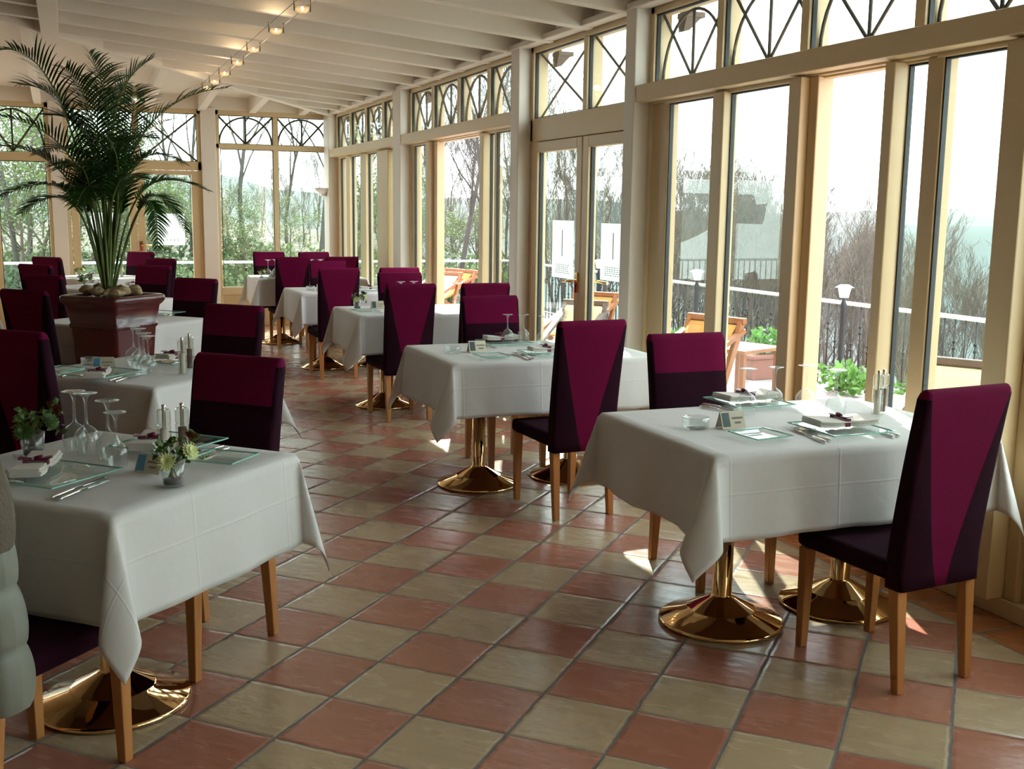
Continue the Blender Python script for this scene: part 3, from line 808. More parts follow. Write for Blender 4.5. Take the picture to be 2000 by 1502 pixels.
def cutlery(kind, a, b, lab, grp):
    """a knife or a fork lying from handle end a to tip b (pixels)"""
    A = at(*a); B = at(*b); d = B-A; L = d.length; rz = math.atan2(d.y, d.x)
    t = thing(kind, lab, kind, (A.x, A.y, TABLE_Z), rz, grp)
    h = MB(); h.tube([(0, 0, .005), (.01, 0, .0055), (L*.35, 0, .005), (L*.55, 0, .004)], [.004, .0055, .0045, .003], 8)
    h.build('handle', M['steel'], t)
    m2 = MB()
    if kind == 'knife':
        m2.hexa([(L*.54, -.004, .002), (L*.97, -.010, .001), (L, .006, .001), (L*.54, .006, .002)], [(L*.54, -.004, .0045), (L*.97, -.010, .0022), (L, .006, .003), (L*.54, .006, .0045)])
        m2.build('blade', M['steel'], t, bevel=.0008)
    else:
        m2.hexa([(L*.54, -.003, .003), (L*.72, -.012, .006), (L*.72, .012, .006), (L*.54, .003, .003)], [(L*.54, -.003, .005), (L*.72, -.012, .008), (L*.72, .012, .008), (L*.54, .003, .005)])
        for k in range(4):
            yy = -.0105+k*.007; m2.box(L*.72, L, yy-.0018, yy+.0018, .006, .008)
        m2.build('tines', M['steel'], t)
def mill(px, py, rz, H, lab, fill):
    p = at(px, py)
    t = thing('pepper_mill', lab, 'mill', p, rz, 'acrylic salt and pepper mills')
    mb = MB(); r = .021
    mb.lathe([(r, 0), (r, H*.66), (r*.8, H*.68), (r, H*.70), (r, H*.93), (r*.8, H*.97), (.0, H*.97)], 12, sm=False); mb.build('body', M['acryl'], t)
    MB().lathe([(0, .006), (r*.62, .006), (r*.62, H*.6), (0, H*.6)], 12).build('filling', fill, t)
    MB().lathe([(.006, H*.6), (.006, H*1.0), (.007, H*1.06), (.0, H*1.07)], 10).build('knob', M['steel'], t)
M['salt'] = mat('coarse_salt', (.78, .70, .62), .9); M['pepper'] = mat('peppercorns', (.12, .06, .04), .9, var=.5, scale=200)
def card(px, py, rz, lab, pic='cardpic', s=1.0):
    p = at(px, py); t = thing('tent_card', lab, 'card', p, rz, 'reservation tent cards')
    w, h, dp = .10*s, .062*s, .026*s
    mb = MB()
    mb.hexa([(-w/2, -dp, 0), (w/2, -dp, 0), (w/2, -dp+.001, 0), (-w/2, -dp+.001, 0)], [(-w/2, -.0008, h), (w/2, -.0008, h), (w/2, .0, h), (-w/2, .0, h)])
    mb.hexa([(-w/2, dp-.001, 0), (w/2, dp-.001, 0), (w/2, dp, 0), (-w/2, dp, 0)], [(-w/2, .0, h), (w/2, .0, h), (w/2, .0008, h), (-w/2, .0008, h)])
    mb.build('folded_paper', M['card'], t)
    f = lambda u, v, e=.0012: (-w/2+w*u, -dp*(1-v)-e, h*v)
    def q(mb, u0, u1, v0, v1): mb.hexa([f(u0, v0), f(u1, v0), f(u1, v0, 0), f(u0, v0, 0)], [f(u0, v1), f(u1, v1), f(u1, v1, 0), f(u0, v1, 0)])
    mb = MB(); q(mb, .05, .36, .14, .92); mb.build('picture', M[pic], t)
    mb = MB(); rnd = random.Random(int(px))
    for row, (u0, u1) in enumerate(((.46, .92), (.56, .82))):
        u = u0
        while u < u1:
            w_ = rnd.uniform(.015, .04); q(mb, u, u+w_, .55-row*.26, .66-row*.26); u += w_+.02
    mb.build('lettering', M['ink'], t)
def ashtray(px, py, lab, s=1.0):
    p = at(px, py); t = thing('glass_dish', lab, 'dish', p, 0, 'small round glass dishes')
    MB().lathe([(0, .006), (.034*s, .006), (.040*s, .03*s), (.042*s, .036*s), (.044*s, .034*s), (.042*s, .004), (.036*s, 0), (0, 0)], 28).build('bowl', M['stem'], t)
def vase(px, py, s, lab, seed, colour='flower'):
    p = at(px, py); t = thing('flower_vase', lab, 'vase', p, 0, 'small glass flower vases')
    rnd = random.Random(seed)
    c0 = .70*s
    MB().lathe([(0, .004), (.034*c0, .004), (.037*c0, .01), (.036*c0, .035*c0), (.042*c0, .09*c0), (.045*c0, .09*c0), (.040*c0, .035*c0), (.041*c0, 0), (0, 0)], 28).build('glass_cup', M['stem'], t)
    MB().lathe([(0, .006), (.033*c0, .006), (.034*c0, .026*c0), (0, .03*c0)], 20).build('soil', M['soil'], t)
    mb = MB()
    for k in range(9):
        a = rnd.uniform(0, 6.28); r = .02*c0; r2 = rnd.uniform(.02, .05)*s
        mb.tube([(r*math.cos(a+2), r*math.sin(a+2), .015*s), (0.3*r*math.cos(a), .3*r*math.sin(a), .055*s), (r2*math.cos(a), r2*math.sin(a), rnd.uniform(.085, .12)*s)], .0012*s, 5)
    mb.build('stems', M['palmstem'], t)
    mb = MB()
    for k in range(85):
        a = rnd.uniform(0, 6.28); el = rnd.uniform(-.35, 1.3); R = rnd.uniform(.03, .072)*s*(1+.25*math.cos(a))
        c = Vector((R*math.cos(a)*math.cos(el*.6), R*math.sin(a)*math.cos(el*.6), .078*s+R*.72*math.sin(el)))
        d = Vector((rnd.gauss(0, 1), rnd.gauss(0, 1), rnd.gauss(.2, .7))).normalized(); sd = d.cross(Vector((rnd.gauss(0, 1), rnd.gauss(0, 1), 1))).normalized()
        l = rnd.uniform(.014, .026)*s; w = l*.42; b = len(mb.v); up = d.cross(sd)*l*.15
        mb.v += [tuple(c), tuple(c+d*l*.5+sd*w-up), tuple(c+d*l), tuple(c+d*l*.5-sd*w-up), tuple(c+d*l*.5+up*.5)]
        mb.face([b, b+1, b+4]); mb.face([b+1, b+2, b+4]); mb.face([b+2, b+3, b+4]); mb.face([b+3, b, b+4])
    o = mb.build('foliage', M['leaf'], t)
    for k in range(3):
        a = -1.9+k*1.1+rnd.uniform(-.3, .3); c = Vector((.060*s*math.cos(a), .060*s*math.sin(a), (.075+.020*k)*s)); nrm = (Vector((math.cos(a), math.sin(a), .6))).normalized()
        e1 = nrm.cross(Vector((0, 0, 1))).normalized(); e2 = nrm.cross(e1); mb = MB()
        for ring, (rr, hh, n_) in enumerate(((.028, .002, 18), (.021, .009, 15), (.012, .014, 10))):
            for i in range(n_):
                an = 2*PI*i/n_+ring*.2; dr = e1*math.cos(an)+e2*math.sin(an); tn = e2*math.cos(an)-e1*math.sin(an)
                b = len(mb.v); w = .0042*s
                mb.v += [tuple(c+nrm*hh*.6*s), tuple(c+dr*rr*.6*s+tn*w+nrm*hh*s), tuple(c+dr*rr*s+nrm*(hh+.004)*s), tuple(c+dr*rr*.6*s-tn*w+nrm*hh*s)]
                mb.face([b, b+1, b+2, b+3])
        mb.build('flower', M[colour] if k < 2 else M['bud'], t)
G_ = 'upturned wine glasses on the nearest window table'
for i, (x, y, H) in enumerate([(1457, 810, .185), (1511, 797, .17), (1572, 802, .185), (1631, 816, .19)]):
    glass(x, y, H, ['leftmost of four upturned wine glasses on the nearest window table', 'second from left of four upturned glasses on the nearest window table', 'third from left of four upturned glasses on the nearest window table', 'rightmost of four upturned glasses, beside the acrylic mill on the nearest window table'][i], G_)
plate(1642, 842, 0, .27, 'green glass plate under the napkin, camera side of the nearest window table', 'green glass plates')
napkin(1640, 838, PI/2-.05, 'napkin with burgundy band on the near plate of the nearest window table', 'banded napkins', W_=.12, L=.25)
plate(1462, 790, 0, .27, 'green glass plate on the far side of the nearest window table', 'green glass plates')
napkin(1455, 787, PI/2+.1, 'napkin with burgundy band on the far plate of the nearest window table', 'banded napkins', W_=.12, L=.25)
plate(1485, 855, .1, .16, 'small green glass bread plate on the nearest window table', 'small glass bread plates')
ashtray(1359, 836, 'small round glass dish near the left corner of the nearest window table', 1.15)
card(1427, 835, .0, 'tent card with a dark picture standing on the nearest window table')
mill(1712, 812, .2, .17, 'tall clear acrylic mill right of the glasses on the nearest window table', M['salt'])
mill(1722, 806, .2, .165, 'clear acrylic pepper mill half hidden behind the tall mill, nearest window table', M['pepper'])
cutlery('fork', (1612, 866), (1548, 838), 'left one of two forks beside the near plate of the nearest window table', 'cutlery on the window tables')
cutlery('fork', (1622, 863), (1562, 838), 'right one of two forks beside the near plate of the nearest window table', 'cutlery on the window tables')
cutlery('knife', (1745, 856), (1716, 843), 'left one of two knives behind the nearest chair, nearest window table', 'cutlery on the window tables')
cutlery('knife', (1756, 854), (1727, 841), 'right one of two knives behind the nearest chair, nearest window table', 'cutlery on the window tables')
cutlery('knife', (1367, 795), (1440, 808), 'lower one of two knives left of the far plate, nearest window table', 'cutlery on the window tables')
cutlery('knife', (1372, 791), (1438, 801), 'upper one of two knives left of the far plate, nearest window table', 'cutlery on the window tables')
# second window table
G_ = 'upturned wine glasses on the second window table'
for i, (x, y, H) in enumerate([(991, 669, .165), (1022, 669, .17), (1060, 673, .17), (1096, 676, .165)]):
    glass(x, y, H, ['leftmost of four upturned glasses on the second window table', 'second from left of four upturned glasses on the second window table', 'third from left of four upturned glasses on the second window table', 'rightmost of four upturned glasses, by the chair back on the second window table'][i], G_)
plate(985, 672, 0, .27, 'green glass plate on the far side of the second window table', 'green glass plates')
napkin(978, 669, PI/2, 'folded napkin on the far plate of the second window table', 'banded napkins', L=.2)
plate(1072, 693, 0, .27, 'green glass plate partly behind the chair at the second window table', 'green glass plates')
napkin(1068, 692, PI/2, 'folded napkin on the near plate of the second window table', 'banded napkins', L=.2)
plate(962, 699, .1, .16, 'small glass bread plate at the second window table', 'small glass bread plates')
ashtray(885, 689, 'small round glass dish at the second window table')
card(931, 687, .0, 'tent card standing on the second window table')
cutlery('fork', (1034, 704), (1003, 691), 'left one of two forks on the second window table', 'cutlery on the window tables')
cutlery('fork', (1042, 702), (1012, 690), 'right one of two forks on the second window table', 'cutlery on the window tables')
cutlery('knife', (950, 673), (968, 680), 'knife behind the tent card on the second window table', 'cutlery on the window tables')
# third window table
vase(698, 603, 1.0, 'glass vase of green foliage on the third window table', 5, 'flower')
card(737, 603, 0, 'tent card beside the foliage vase on the third window table')
plate(712, 609, 0, .16, 'small glass bread plate on the third window table', 'small glass bread plates')
cutlery('fork', (748, 612), (737, 608), 'fork left of the chair back on the third window table', 'cutlery on the window tables')
G_ = 'upturned wine glasses on the third window table'
glass(895, 596, .185, 'upturned glass on the sunlit end of the third window table', G_)
glass(783, 598, .2, 'upturned glass behind the third window chair, left of two', G_)
glass(808, 597, .2, 'upturned glass behind the third window chair, right of two', G_)
# fourth
ashtray(607, 566, 'small round glass dish on the fourth window table')
card(629, 568, 0, 'tent card beside the chair on the fourth window table')
for i, (x, y) in enumerate([(667, 564), (686, 564)]): glass(x, y, .19, 'upturned glass at the fourth window table, %s one of the pair by the chair top' % ('left', 'right')[i], 'upturned wine glasses on the fourth window table')
plate(722, 568, 0, .26, 'plate on the sunlit end of the fourth window table', 'green glass plates'); napkin(722, 568, PI/2, 'napkin on the sunlit end of the fourth window table', 'banded napkins')
# fifth
vase(511, 543, .8, 'glass vase of pale flowers on the farthest window table', 9, 'flower')
for i, (x, y) in enumerate([(524, 542), (538, 541), (608, 541), (626, 541)]): glass(x, y, .2, ['left one of the upturned glasses beside the pale flower vase, farthest window table', 'upturned glass touching the chair edge on the farthest window table', 'upturned glass between the chairs of the farthest window table, left', 'upturned glass between the chairs of the farthest window table, right'][i], 'upturned wine glasses on the farthest window table')
plate(535, 545, 0, .2, 'plate near the corner of the farthest window table', 'green glass plates'); napkin(535, 545, 0, 'napkin on the plate of the farthest window table', 'banded napkins')
# nearest diagonal table
G_ = 'upturned wine glasses on the nearest diagonal table'
for i, (x, y, H) in enumerate([(149, 884, .20), (172, 889, .205), (214, 899, .19), (229, 912, .175)]):
    glass(x, y, H, ['leftmost of four upturned glasses on the nearest diagonal table', 'second from left, tallest of the upturned glasses on the nearest diagonal table', 'third from left of the upturned glasses on the nearest diagonal table', 'rightmost and nearest upturned glass on the nearest diagonal table'][i], G_)
plate(103, 934, PI/4, .27, 'green glass plate at the left of the nearest diagonal table', 'green glass plates')
napkin(72, 928, -.22, 'white folded napkin with a burgundy bow at the left of the nearest diagonal table', 'banded napkins', L=.25, W_=.085)
plate(330, 872, PI/4, .27, 'green glass plate behind the mills on the nearest diagonal table', 'green glass plates')
napkin(292, 880, -.3, 'white folded napkin with a burgundy bow behind the mills, nearest diagonal table', 'banded napkins', L=.22, W_=.08)
plate(436, 901, PI/4+.1, .16, 'small green bread plate at the right end of the nearest diagonal table', 'small glass bread plates')
cutlery('knife', (100, 976), (208, 932), 'upper one of two knives by the near corner of the nearest diagonal table', 'cutlery on the diagonal tables')
cutlery('knife', (116, 979), (212, 938), 'lower one of two knives by the near corner of the nearest diagonal table', 'cutlery on the diagonal tables')
cutlery('fork', (438, 874), (391, 884), 'upper one of two forks near the bread plate, nearest diagonal table', 'cutlery on the diagonal tables')
cutlery('fork', (449, 878), (402, 888), 'lower one of two forks near the bread plate, nearest diagonal table', 'cutlery on the diagonal tables')
mill(323, 898, .3, .165, 'clear salt mill standing left of its twin on the nearest diagonal table', M['salt'])
mill(358, 894, .3, .165, 'clear pepper mill standing right of its twin on the nearest diagonal table', M['pepper'])
vase(338, 948, 1.1, 'glass vase with pale green chrysanthemums near the edge of the nearest diagonal table', 2)
vase(65, 890, 1.2, 'glass vase of dark leaves at the far left of the nearest diagonal table', 4, 'leaf')
card(296, 922, -.75, 'tent card with a blue picture behind the flower vase, nearest diagonal table', 'cardpicb', .9)
# second diagonal table
G_ = 'upturned wine glasses on the second diagonal table'
for i, (x, y, H) in enumerate([(262, 716, .205), (273, 722, .205), (283, 728, .19), (291, 733, .18)]):
    glass(x, y, H, ['leftmost of four upturned glasses on the second diagonal table', 'second from left of four upturned glasses on the second diagonal table', 'third from left of four upturned glasses on the second diagonal table', 'rightmost of four upturned glasses on the second diagonal table'][i], G_)
plate(200, 733, PI/4, .27, 'green glass plate in front of the tent card, second diagonal table', 'green glass plates')
napkin(190, 742, -.2, 'folded napkin with a dark band, left on the second diagonal table', 'banded napkins', L=.2, W_=.09)
plate(330, 707, PI/4, .27, 'green glass plate behind the mills on the second diagonal table', 'green glass plates')
napkin(334, 706, -PI/4, 'folded napkin with a dark band behind the mills, second diagonal table', 'banded napkins', L=.13, W_=.09)
card(203, 722, -.3, 'tent card with a blue picture on the second diagonal table', 'cardpicb')
ashtray(176, 712, 'small round glass dish left of the tent card, second diagonal table')
mill(357, 731, .3, .165, 'clear salt mill, left one of two on the second diagonal table', M['salt'])
mill(371, 721, .3, .165, 'clear pepper mill, right one of two on the second diagonal table', M['pepper'])
cutlery('knife', (213, 746), (272, 729), 'left one of two knives at the corner of the second diagonal table', 'cutlery on the diagonal tables')
cutlery('knife', (225, 748), (277, 730), 'right one of two knives at the corner of the second diagonal table', 'cutlery on the diagonal tables')
cutlery('fork', (110, 736), (146, 727), 'fork at the left end of the second diagonal table', 'cutlery on the diagonal tables')
cutlery('fork', (120, 738), (154, 728), 'shorter fork at the left end of the second diagonal table', 'cutlery on the diagonal tables')
plate(118, 726, PI/4, .15, 'small glass bread plate at the left end of the second diagonal table', 'small glass bread plates')
# behind the planter
plate(312, 614, PI/4, .26, 'glass plate on the diagonal table right behind the planter', 'green glass plates')
cutlery('knife', (318, 617), (340, 615), 'knife on the diagonal table right behind the planter', 'cutlery on the diagonal tables')
# bright far tables
vase(165, 562, 1.0, 'glass vase of dark green leaves on the fifth diagonal table', 21, 'leaf')
vase(155, 542, .9, 'glass vase of yellow green flowers on the farthest diagonal table', 22)
napkin(258, 561, .3, 'upright white napkin right of the palm stems', 'banded napkins', L=.12)
mill(238, 541, 0, .17, 'clear mill behind the palm stems on the farthest diagonal table', M['salt'])
napkin(180, 543, .3, 'white napkin on the farthest diagonal table, left of the palm stems', 'banded napkins')
for i, (x, y) in enumerate([(196, 557), (182, 561)]): glass(x, y, .19, 'upturned glass left of the palm stems, %s one' % ('upper', 'lower')[i], 'upturned wine glasses left of the palm')

# ================================================================== COAT over the near chair
t = thing('puffer_coat', 'pale quilted coat with olive fleece lining hung over the chair at the left edge', 'coat', (NC.x, NC.y, 0), -.25*PI)
def quilt(x0, x1, y0, y1, z0, z1, nq, n=28, nv=36, puff=.014):
    def fn(u, v):
        a = 2*PI*u; sq = lambda c: math.copysign(abs(c)**.6, c)
        z = z0+(z1-z0)*v
        pf = puff*abs(math.sin(PI*nq*v))**.6
        cxx, cyy = (x0+x1)/2, (y0+y1)/2
        return (cxx+sq(math.cos(a))*((x1-x0)/2+pf), cyy+sq(math.sin(a))*((y1-y0)/2+pf)-.08*(max(0, z-.42)/.6)**1.2, z)
    return MB().grid(fn, n, nv)
quilt(-.20, .225, -.275, -.125, .33, .80, 3, puff=.012).build('quilted_body', M['coat'], t)
quilt(-.215, .24, -.285, -.13, .74, .985, 1, puff=.02).build('fleece_collar', M['coat2'], t)
def sleeve(u, v):
    a = 2*PI*u; z = .80-.50*v; r = (.062-.015*v)+.010*abs(math.sin(PI*4*v))
    return (-.235+r*.7*math.cos(a), -.20+.04*v+r*math.sin(a), z)
MB().grid(sleeve, 18, 28).build('sleeve', M['coat'], t)

# ================================================================== POTTED PALM
PC = Vector((.24, 7.12, 0))
t = thing('potted_palm', 'large feathery palm in a square glazed burgundy planter between the diagonal tables', 'potted plant', PC, PI/4)
def sqprof(mb, prof, rr=.03, mi=0):
    L = None
    for h, z in prof:
        r = min(rr, h*.3); pts = []
        for cx_, cy_, a0 in ((h-r, h-r, 0), (-h+r, h-r, 90), (-h+r, -h+r, 180), (h-r, -h+r, 270)):
            for k in range(5):
                a = math.radians(a0+22.5*k); pts.append((cx_+r*math.cos(a), cy_+r*math.sin(a), z))
        b = len(mb.v); mb.v += pts; n_ = len(pts)
        if L is not None:
            for k in range(n_): mb.face([L+k, L+(k+1) % n_, b+(k+1) % n_, b+k], mi, True)
        else: mb.face([b+k for k in range(n_)][::-1], mi)
        L = b
    mb.face([L+k for k in range(n_)], mi)
pr = [(.125, 0), (.13, .03), (.178, .80), (.18, .805), (.186, .812), (.188, .822), (.186, .832), (.182, .838), (.196, .93), (.198, .94), (.212, .955), (.220, .97), (.222, .985), (.218, 1.0), (.205, 1.007), (.185, 1.005), (.18, .985), (.18, .97)]
mb = MB(); sqprof(mb, pr, .022); mb.build('planter', M['pot'], t)
rr_ = random.Random(5)
fr = [  # image control points, depth offset at the tip, leaflet length
 ([(203, 570), (150, 330), (80, 165), (-8, 100)], -.25, .30), ([(205, 570), (165, 350), (118, 235), (40, 165)], .15, .30),
 ([(206, 570), (168, 400), (95, 290), (-20, 225)], -.3, .30), ([(204, 570), (160, 430), (90, 330), (-15, 285)], .2, .26),
 ([(203, 572), (150, 440), (105, 385), (0, 385)], -.35, .20), ([(203, 572), (165, 470), (120, 400), (45, 415)], .3, .20),
 ([(210, 570), (212, 360), (205, 220), (175, 105)], .1, .30), ([(213, 570), (226, 360), (232, 220), (295, 116)], -.05, .26),
 ([(216, 570), (250, 400), (310, 245), (440, 172)], -.1, .24), ([(215, 570), (240, 420), (285, 330), (355, 318)], -.25, .20),
 ([(218, 572), (262, 440), (310, 375), (405, 372)], -.15, .20), ([(219, 572), (265, 460), (305, 400), (362, 450)], .2, .18),
 ([(219, 572), (255, 470), (292, 410), (308, 480)], -.3, .16), ([(207, 570), (196, 380), (175, 240), (130, 135)], -.15, .30),
 ([(211, 570), (206, 350), (192, 235), (222, 130)], .35, .28), ([(214, 570), (232, 380), (258, 260), (262, 170)], .25, .26),
 ([(214, 570), (235, 400), (268, 300), (330, 235)], .4, .24), ([(205, 570), (178, 400), (140, 320), (80, 300)], .4, .24),
 ([(206, 570), (180, 420), (160, 350), (120, 330)], -.5, .24), ([(212, 570), (222, 420), (226, 330), (200, 260)], -.5, .26),
 ([(209, 570), (200, 410), (190, 320), (150, 260)], .5, .26), ([(211, 570), (218, 440), (240, 370), (275, 350)], -.45, .22), ([(208, 570), (196, 440), (175, 390), (150, 400)], -.4, .2),
 ([(213, 570), (222, 400), (245, 310), (300, 270)], .1, .22), ([(208, 570), (190, 380), (155, 280), (95, 225)], .05, .28),
 ([(207, 572), (185, 450), (168, 390), (190, 330)], .1, .2), ([(212, 572), (224, 450), (236, 400), (215, 350)], .2, .2)]
inv = Matrix.Rotation(-PI/4, 4, 'Z') @ Matrix.Translation(-PC)
def bez(p, s):
    a, b, c, d = p; q = 1-s
    # passes near the inner points
    b2 = b+(b-(a*2+d)/3)*.9; c2 = c+(c-(a+d*2)/3)*.9
    return a*q**3+b2*3*q*q*s+c2*3*q*s*s+d*s**3
for ctrl, dep, ll in fr:
    K = []
    for i, (x, y) in enumerate(ctrl):
        yy = PC.y+(rr_.uniform(-.05, .05) if i == 0 else dep*(0, .12, .5, 1.0)[i]); K.append(P(x, y, Y=yy))
    K[0].z = .985; K[0].x = PC.x+(K[0].x-PC.x)*.8
    n = 30; pts = [inv @ bez(K, i/n) for i in range(n+1)]
    mb = MB(); mb.tube(pts, [.0085*(1-i/n*.85) for i in range(n+1)], 6)
    o = mb.build('frond', [M['palmstem'], M['palm']], t)
    lb = MB(); start = .36 if ll > .22 else .45
    m_ = 34
    for i in range(m_):
        s = start+(1-start)*i/(m_-1); p = inv @ bez(K, s); p2 = inv @ bez(K, min(1, s+.02)); p1 = inv @ bez(K, s-.02); tg = (p2-p1).normalized()
        side = tg.cross(Vector((0, 0, 1)))
        if side.length < .15: side = Vector((1, 0, 0))
        side.normalize(); env = (math.sin(PI*(.12+.80*(i/(m_-1))))**.7)*ll*.88
        nrm = side.cross(tg).normalized()
        for sg in (-1, 1):
            L_ = env*rr_.uniform(.85, 1.1); d = (side*sg*.80+tg*.75+nrm*.35+Vector((rr_.uniform(-.1, .1),)*3)).normalized(); w = .0062
            wv = tg.cross(d).normalized().cross(d).normalized()
            b = len(lb.v); q = p.copy(); seg = 5; dd = d.copy()
            for k in range(seg+1):
                ww = w*(1-(k/seg)**2)*(.45+.55*min(1, k*1.5))
                lb.v += [tuple(q+wv*ww), tuple(q-wv*ww)]
                dd = (dd+Vector((0, 0, -.07-.12*rr_.random()))).normalized(); q = q+dd*(L_/seg)
            for k in range(seg): lb.face([b+2*k, b+2*k+1, b+2*k+3, b+2*k+2], 0, True)
    lb.build('leaflets', M['palm'], o)
# stones in the planter
def stone(seed, s):
    r = random.Random(seed); ph_ = [r.uniform(0, 6) for _ in range(6)]
    def fn(u, v):
        a = 2*PI*u; b = PI*(v-.5); d = 1+.12*math.sin(2*a+ph_[0])+.10*math.sin(3*a+ph_[1]+2*b)+.07*math.sin(5*b+ph_[2])
        return (s[0]*d*math.cos(a)*math.cos(b), s[1]*d*math.sin(a)*math.cos(b), s[2]*d*math.sin(b))
    return MB().grid(fn, 14, 9)
sp_ = [(145, 568, .045), (166, 566, .05), (190, 572, .04), (178, 578, .038), (206, 580, .04), (238, 572, .05), (262, 568, .042), (276, 572, .035), (288, 577, .03), (222, 582, .036), (152, 577, .032), (200, 560, .04), (250, 558, .035)]
for i, (x, y, s) in enumerate(sp_):
    p = P(x, y, z=1.02)
    dx, dy = p.x-PC.x, p.y-PC.y
    a_, b_ = (dx+dy)/1.4142, (dy-dx)/1.4142; a_ = max(-.15, min(.15, a_)); b_ = max(-.15, min(.15, b_))
    p.x, p.y = PC.x+(a_-b_)/1.4142, PC.y+(a_+b_)/1.4142
    o = stone(i, (s*1.1, s*.9, s*.6)).build('stone', M['rock']); o.location = (p.x, p.y, 1.005+s*.6); o.rotation_euler = (0, 0, i*1.3)
    tag(o, 'tan rounded stone covering the soil of the burgundy planter', 'stone', 'stones in the planter')

# ================================================================== OUTSIDE
GZ = -.2
def terrain_z(x, y):
    # level terrace woods behind the far wall, deep valley to the right, wooded ridge beyond
    d = max(0, x-8.2-.10*max(0, y-18)); 
    z = GZ-.12-.42*min(d, 30)-.30*max(0, min(d-30, 130))
    far = math.hypot(x, y)
    if far > 180: z += (far-180)*.30*min(1, (far-180)/200+.25)
    z = min(z, 2+4*math.sin(x*.010+1)+3*math.sin(y*.013)+2*math.sin(x*.04+y*.03)) if far > 180 else z
    if y > 18.6 and d < 1: z += .06*min(12, y-18.6)
    z += .15*math.sin(x*.9+y*.5)*min(1, max(0, (y-19)/6 if d == 0 else d/6))
    return z
mb = MB()
rad = [0.0]+[8*1.085**i for i in range(57)]
na = 90; a0, a1 = math.radians(-35), math.radians(125)     # azimuth from +y towards +x
for r in rad:
    for k in range(na+1):
        a = a0+(a1-a0)*k/na; x, y = 3+r*math.sin(a), 12+r*math.cos(a); z = terrain_z(x, y)
        if x < 7.5 and y < 18.5: z = min(z, -.6)
        mb.v.append((x, y, z))
for j in range(len(rad)-1):
    for k in range(na):
        i = j*(na+1)+k; mb.face([i, i+1, i+na+2, i+na+1], 1 if rad[j] > 60 else 0, True)
o = mb.build('ground', [M['ground'], M['hill']]); o['kind'] = 'structure'
o = MB().box(3.48, 7.6, -6, 18.5, GZ-.3, GZ).box(-9, 3.48, FY+.2, 18.5, GZ-.3, GZ).build('terrace', M['gravel']); o['kind'] = 'structure'
# railings
def railing(pa, pb, label, posts):
    A = Vector(pa); B = Vector(pb); L = (B-A).length; d = (B-A)/L
    t = thing('railing', label, 'railing', A)
    o = lambda s, z: Vector((d.x*s, d.y*s, z))
    top = MB(); top.tube([o(0, .86), o(L, .86)], .022, 8); top.build('top_rail', M['railtop'], t)
    low = MB(); low.tube([o(0, .10), o(L, .10)], .012, 6); low.build('bottom_rail', M['railtop'], t)
    n = int(L/.125); mb = MB()
    for i in range(n+1):
        s = i*L/n; mb.tube([o(s, 0.0), o(s, .85)], .009, 5)
        for zz in ((.40, .46) if i % 2 else (.58, .64)): mb.lathe([(0, -.022), (.017, -.01), (.017, .01), (0, .022)], 6, tuple(o(s, zz)))
    st = mb.build('balusters', M['iron'], t); st['kind'] = 'stuff'
    for s in posts:
        mb = MB(); mb.tube([o(s, 0), o(s, .95)], .03, 8); mb.lathe([(0, -.03), (.03, 0), (0, .03)], 8, tuple(o(s, .98))); mb.build('post', M['iron'], t)
railing((7.25, -4, GZ), (7.25, 18.2, GZ), 'black wrought iron railing with pale handrail along the terrace edge by the valley', [0, 22.2])
railing((-7, 18.2, GZ), (7.25, 18.2, GZ), 'black iron railing with pale handrail crossing behind the far windows', [])
def lamp_post(x, y, lab):
    t = thing('lamp_post', lab, 'lamp post', (x, y, GZ), 0, 'terrace lamp posts')
    MB().lathe([(0, 0), (.045, 0), (.045, .05), (.03, .08), (.028, .82), (.036, .85), (.022, .89), (.024, .93), (0, .93)], 14).build('pole', M['iron'], t)
    mb = MB(); mb.hexa([(-.030, -.030, .93), (.030, -.030, .93), (.030, .030, .93), (-.030, .030, .93)], [(-.046, -.046, 1.03), (.046, -.046, 1.03), (.046, .046, 1.03), (-.046, .046, 1.03)])
    mb.build('lantern', M['lantern'], t)
    mb = MB(); mb.hexa([(-.066, -.066, 1.03), (.066, -.066, 1.03), (.066, .066, 1.03), (-.066, .066, 1.03)], [(-.03, -.03, 1.06), (.03, -.03, 1.06), (.03, .03, 1.06), (-.03, .03, 1.06)])
    mb.build('cap', M['railtop'], t)
p = P(1640, 590, X=7.05); lamp_post(7.1, p.y, 'dark lamp post with white lantern in the opening right of the middle mullion')
p = P(1354, 560, X=7.05); lamp_post(7.1, p.y, 'dark lamp post with white lantern seen above the wooden lounge chair')
p = P(1164, 530, X=7.05); lamp_post(7.1, p.y, 'dark lamp post with lantern seen through the terrace door between the posters')

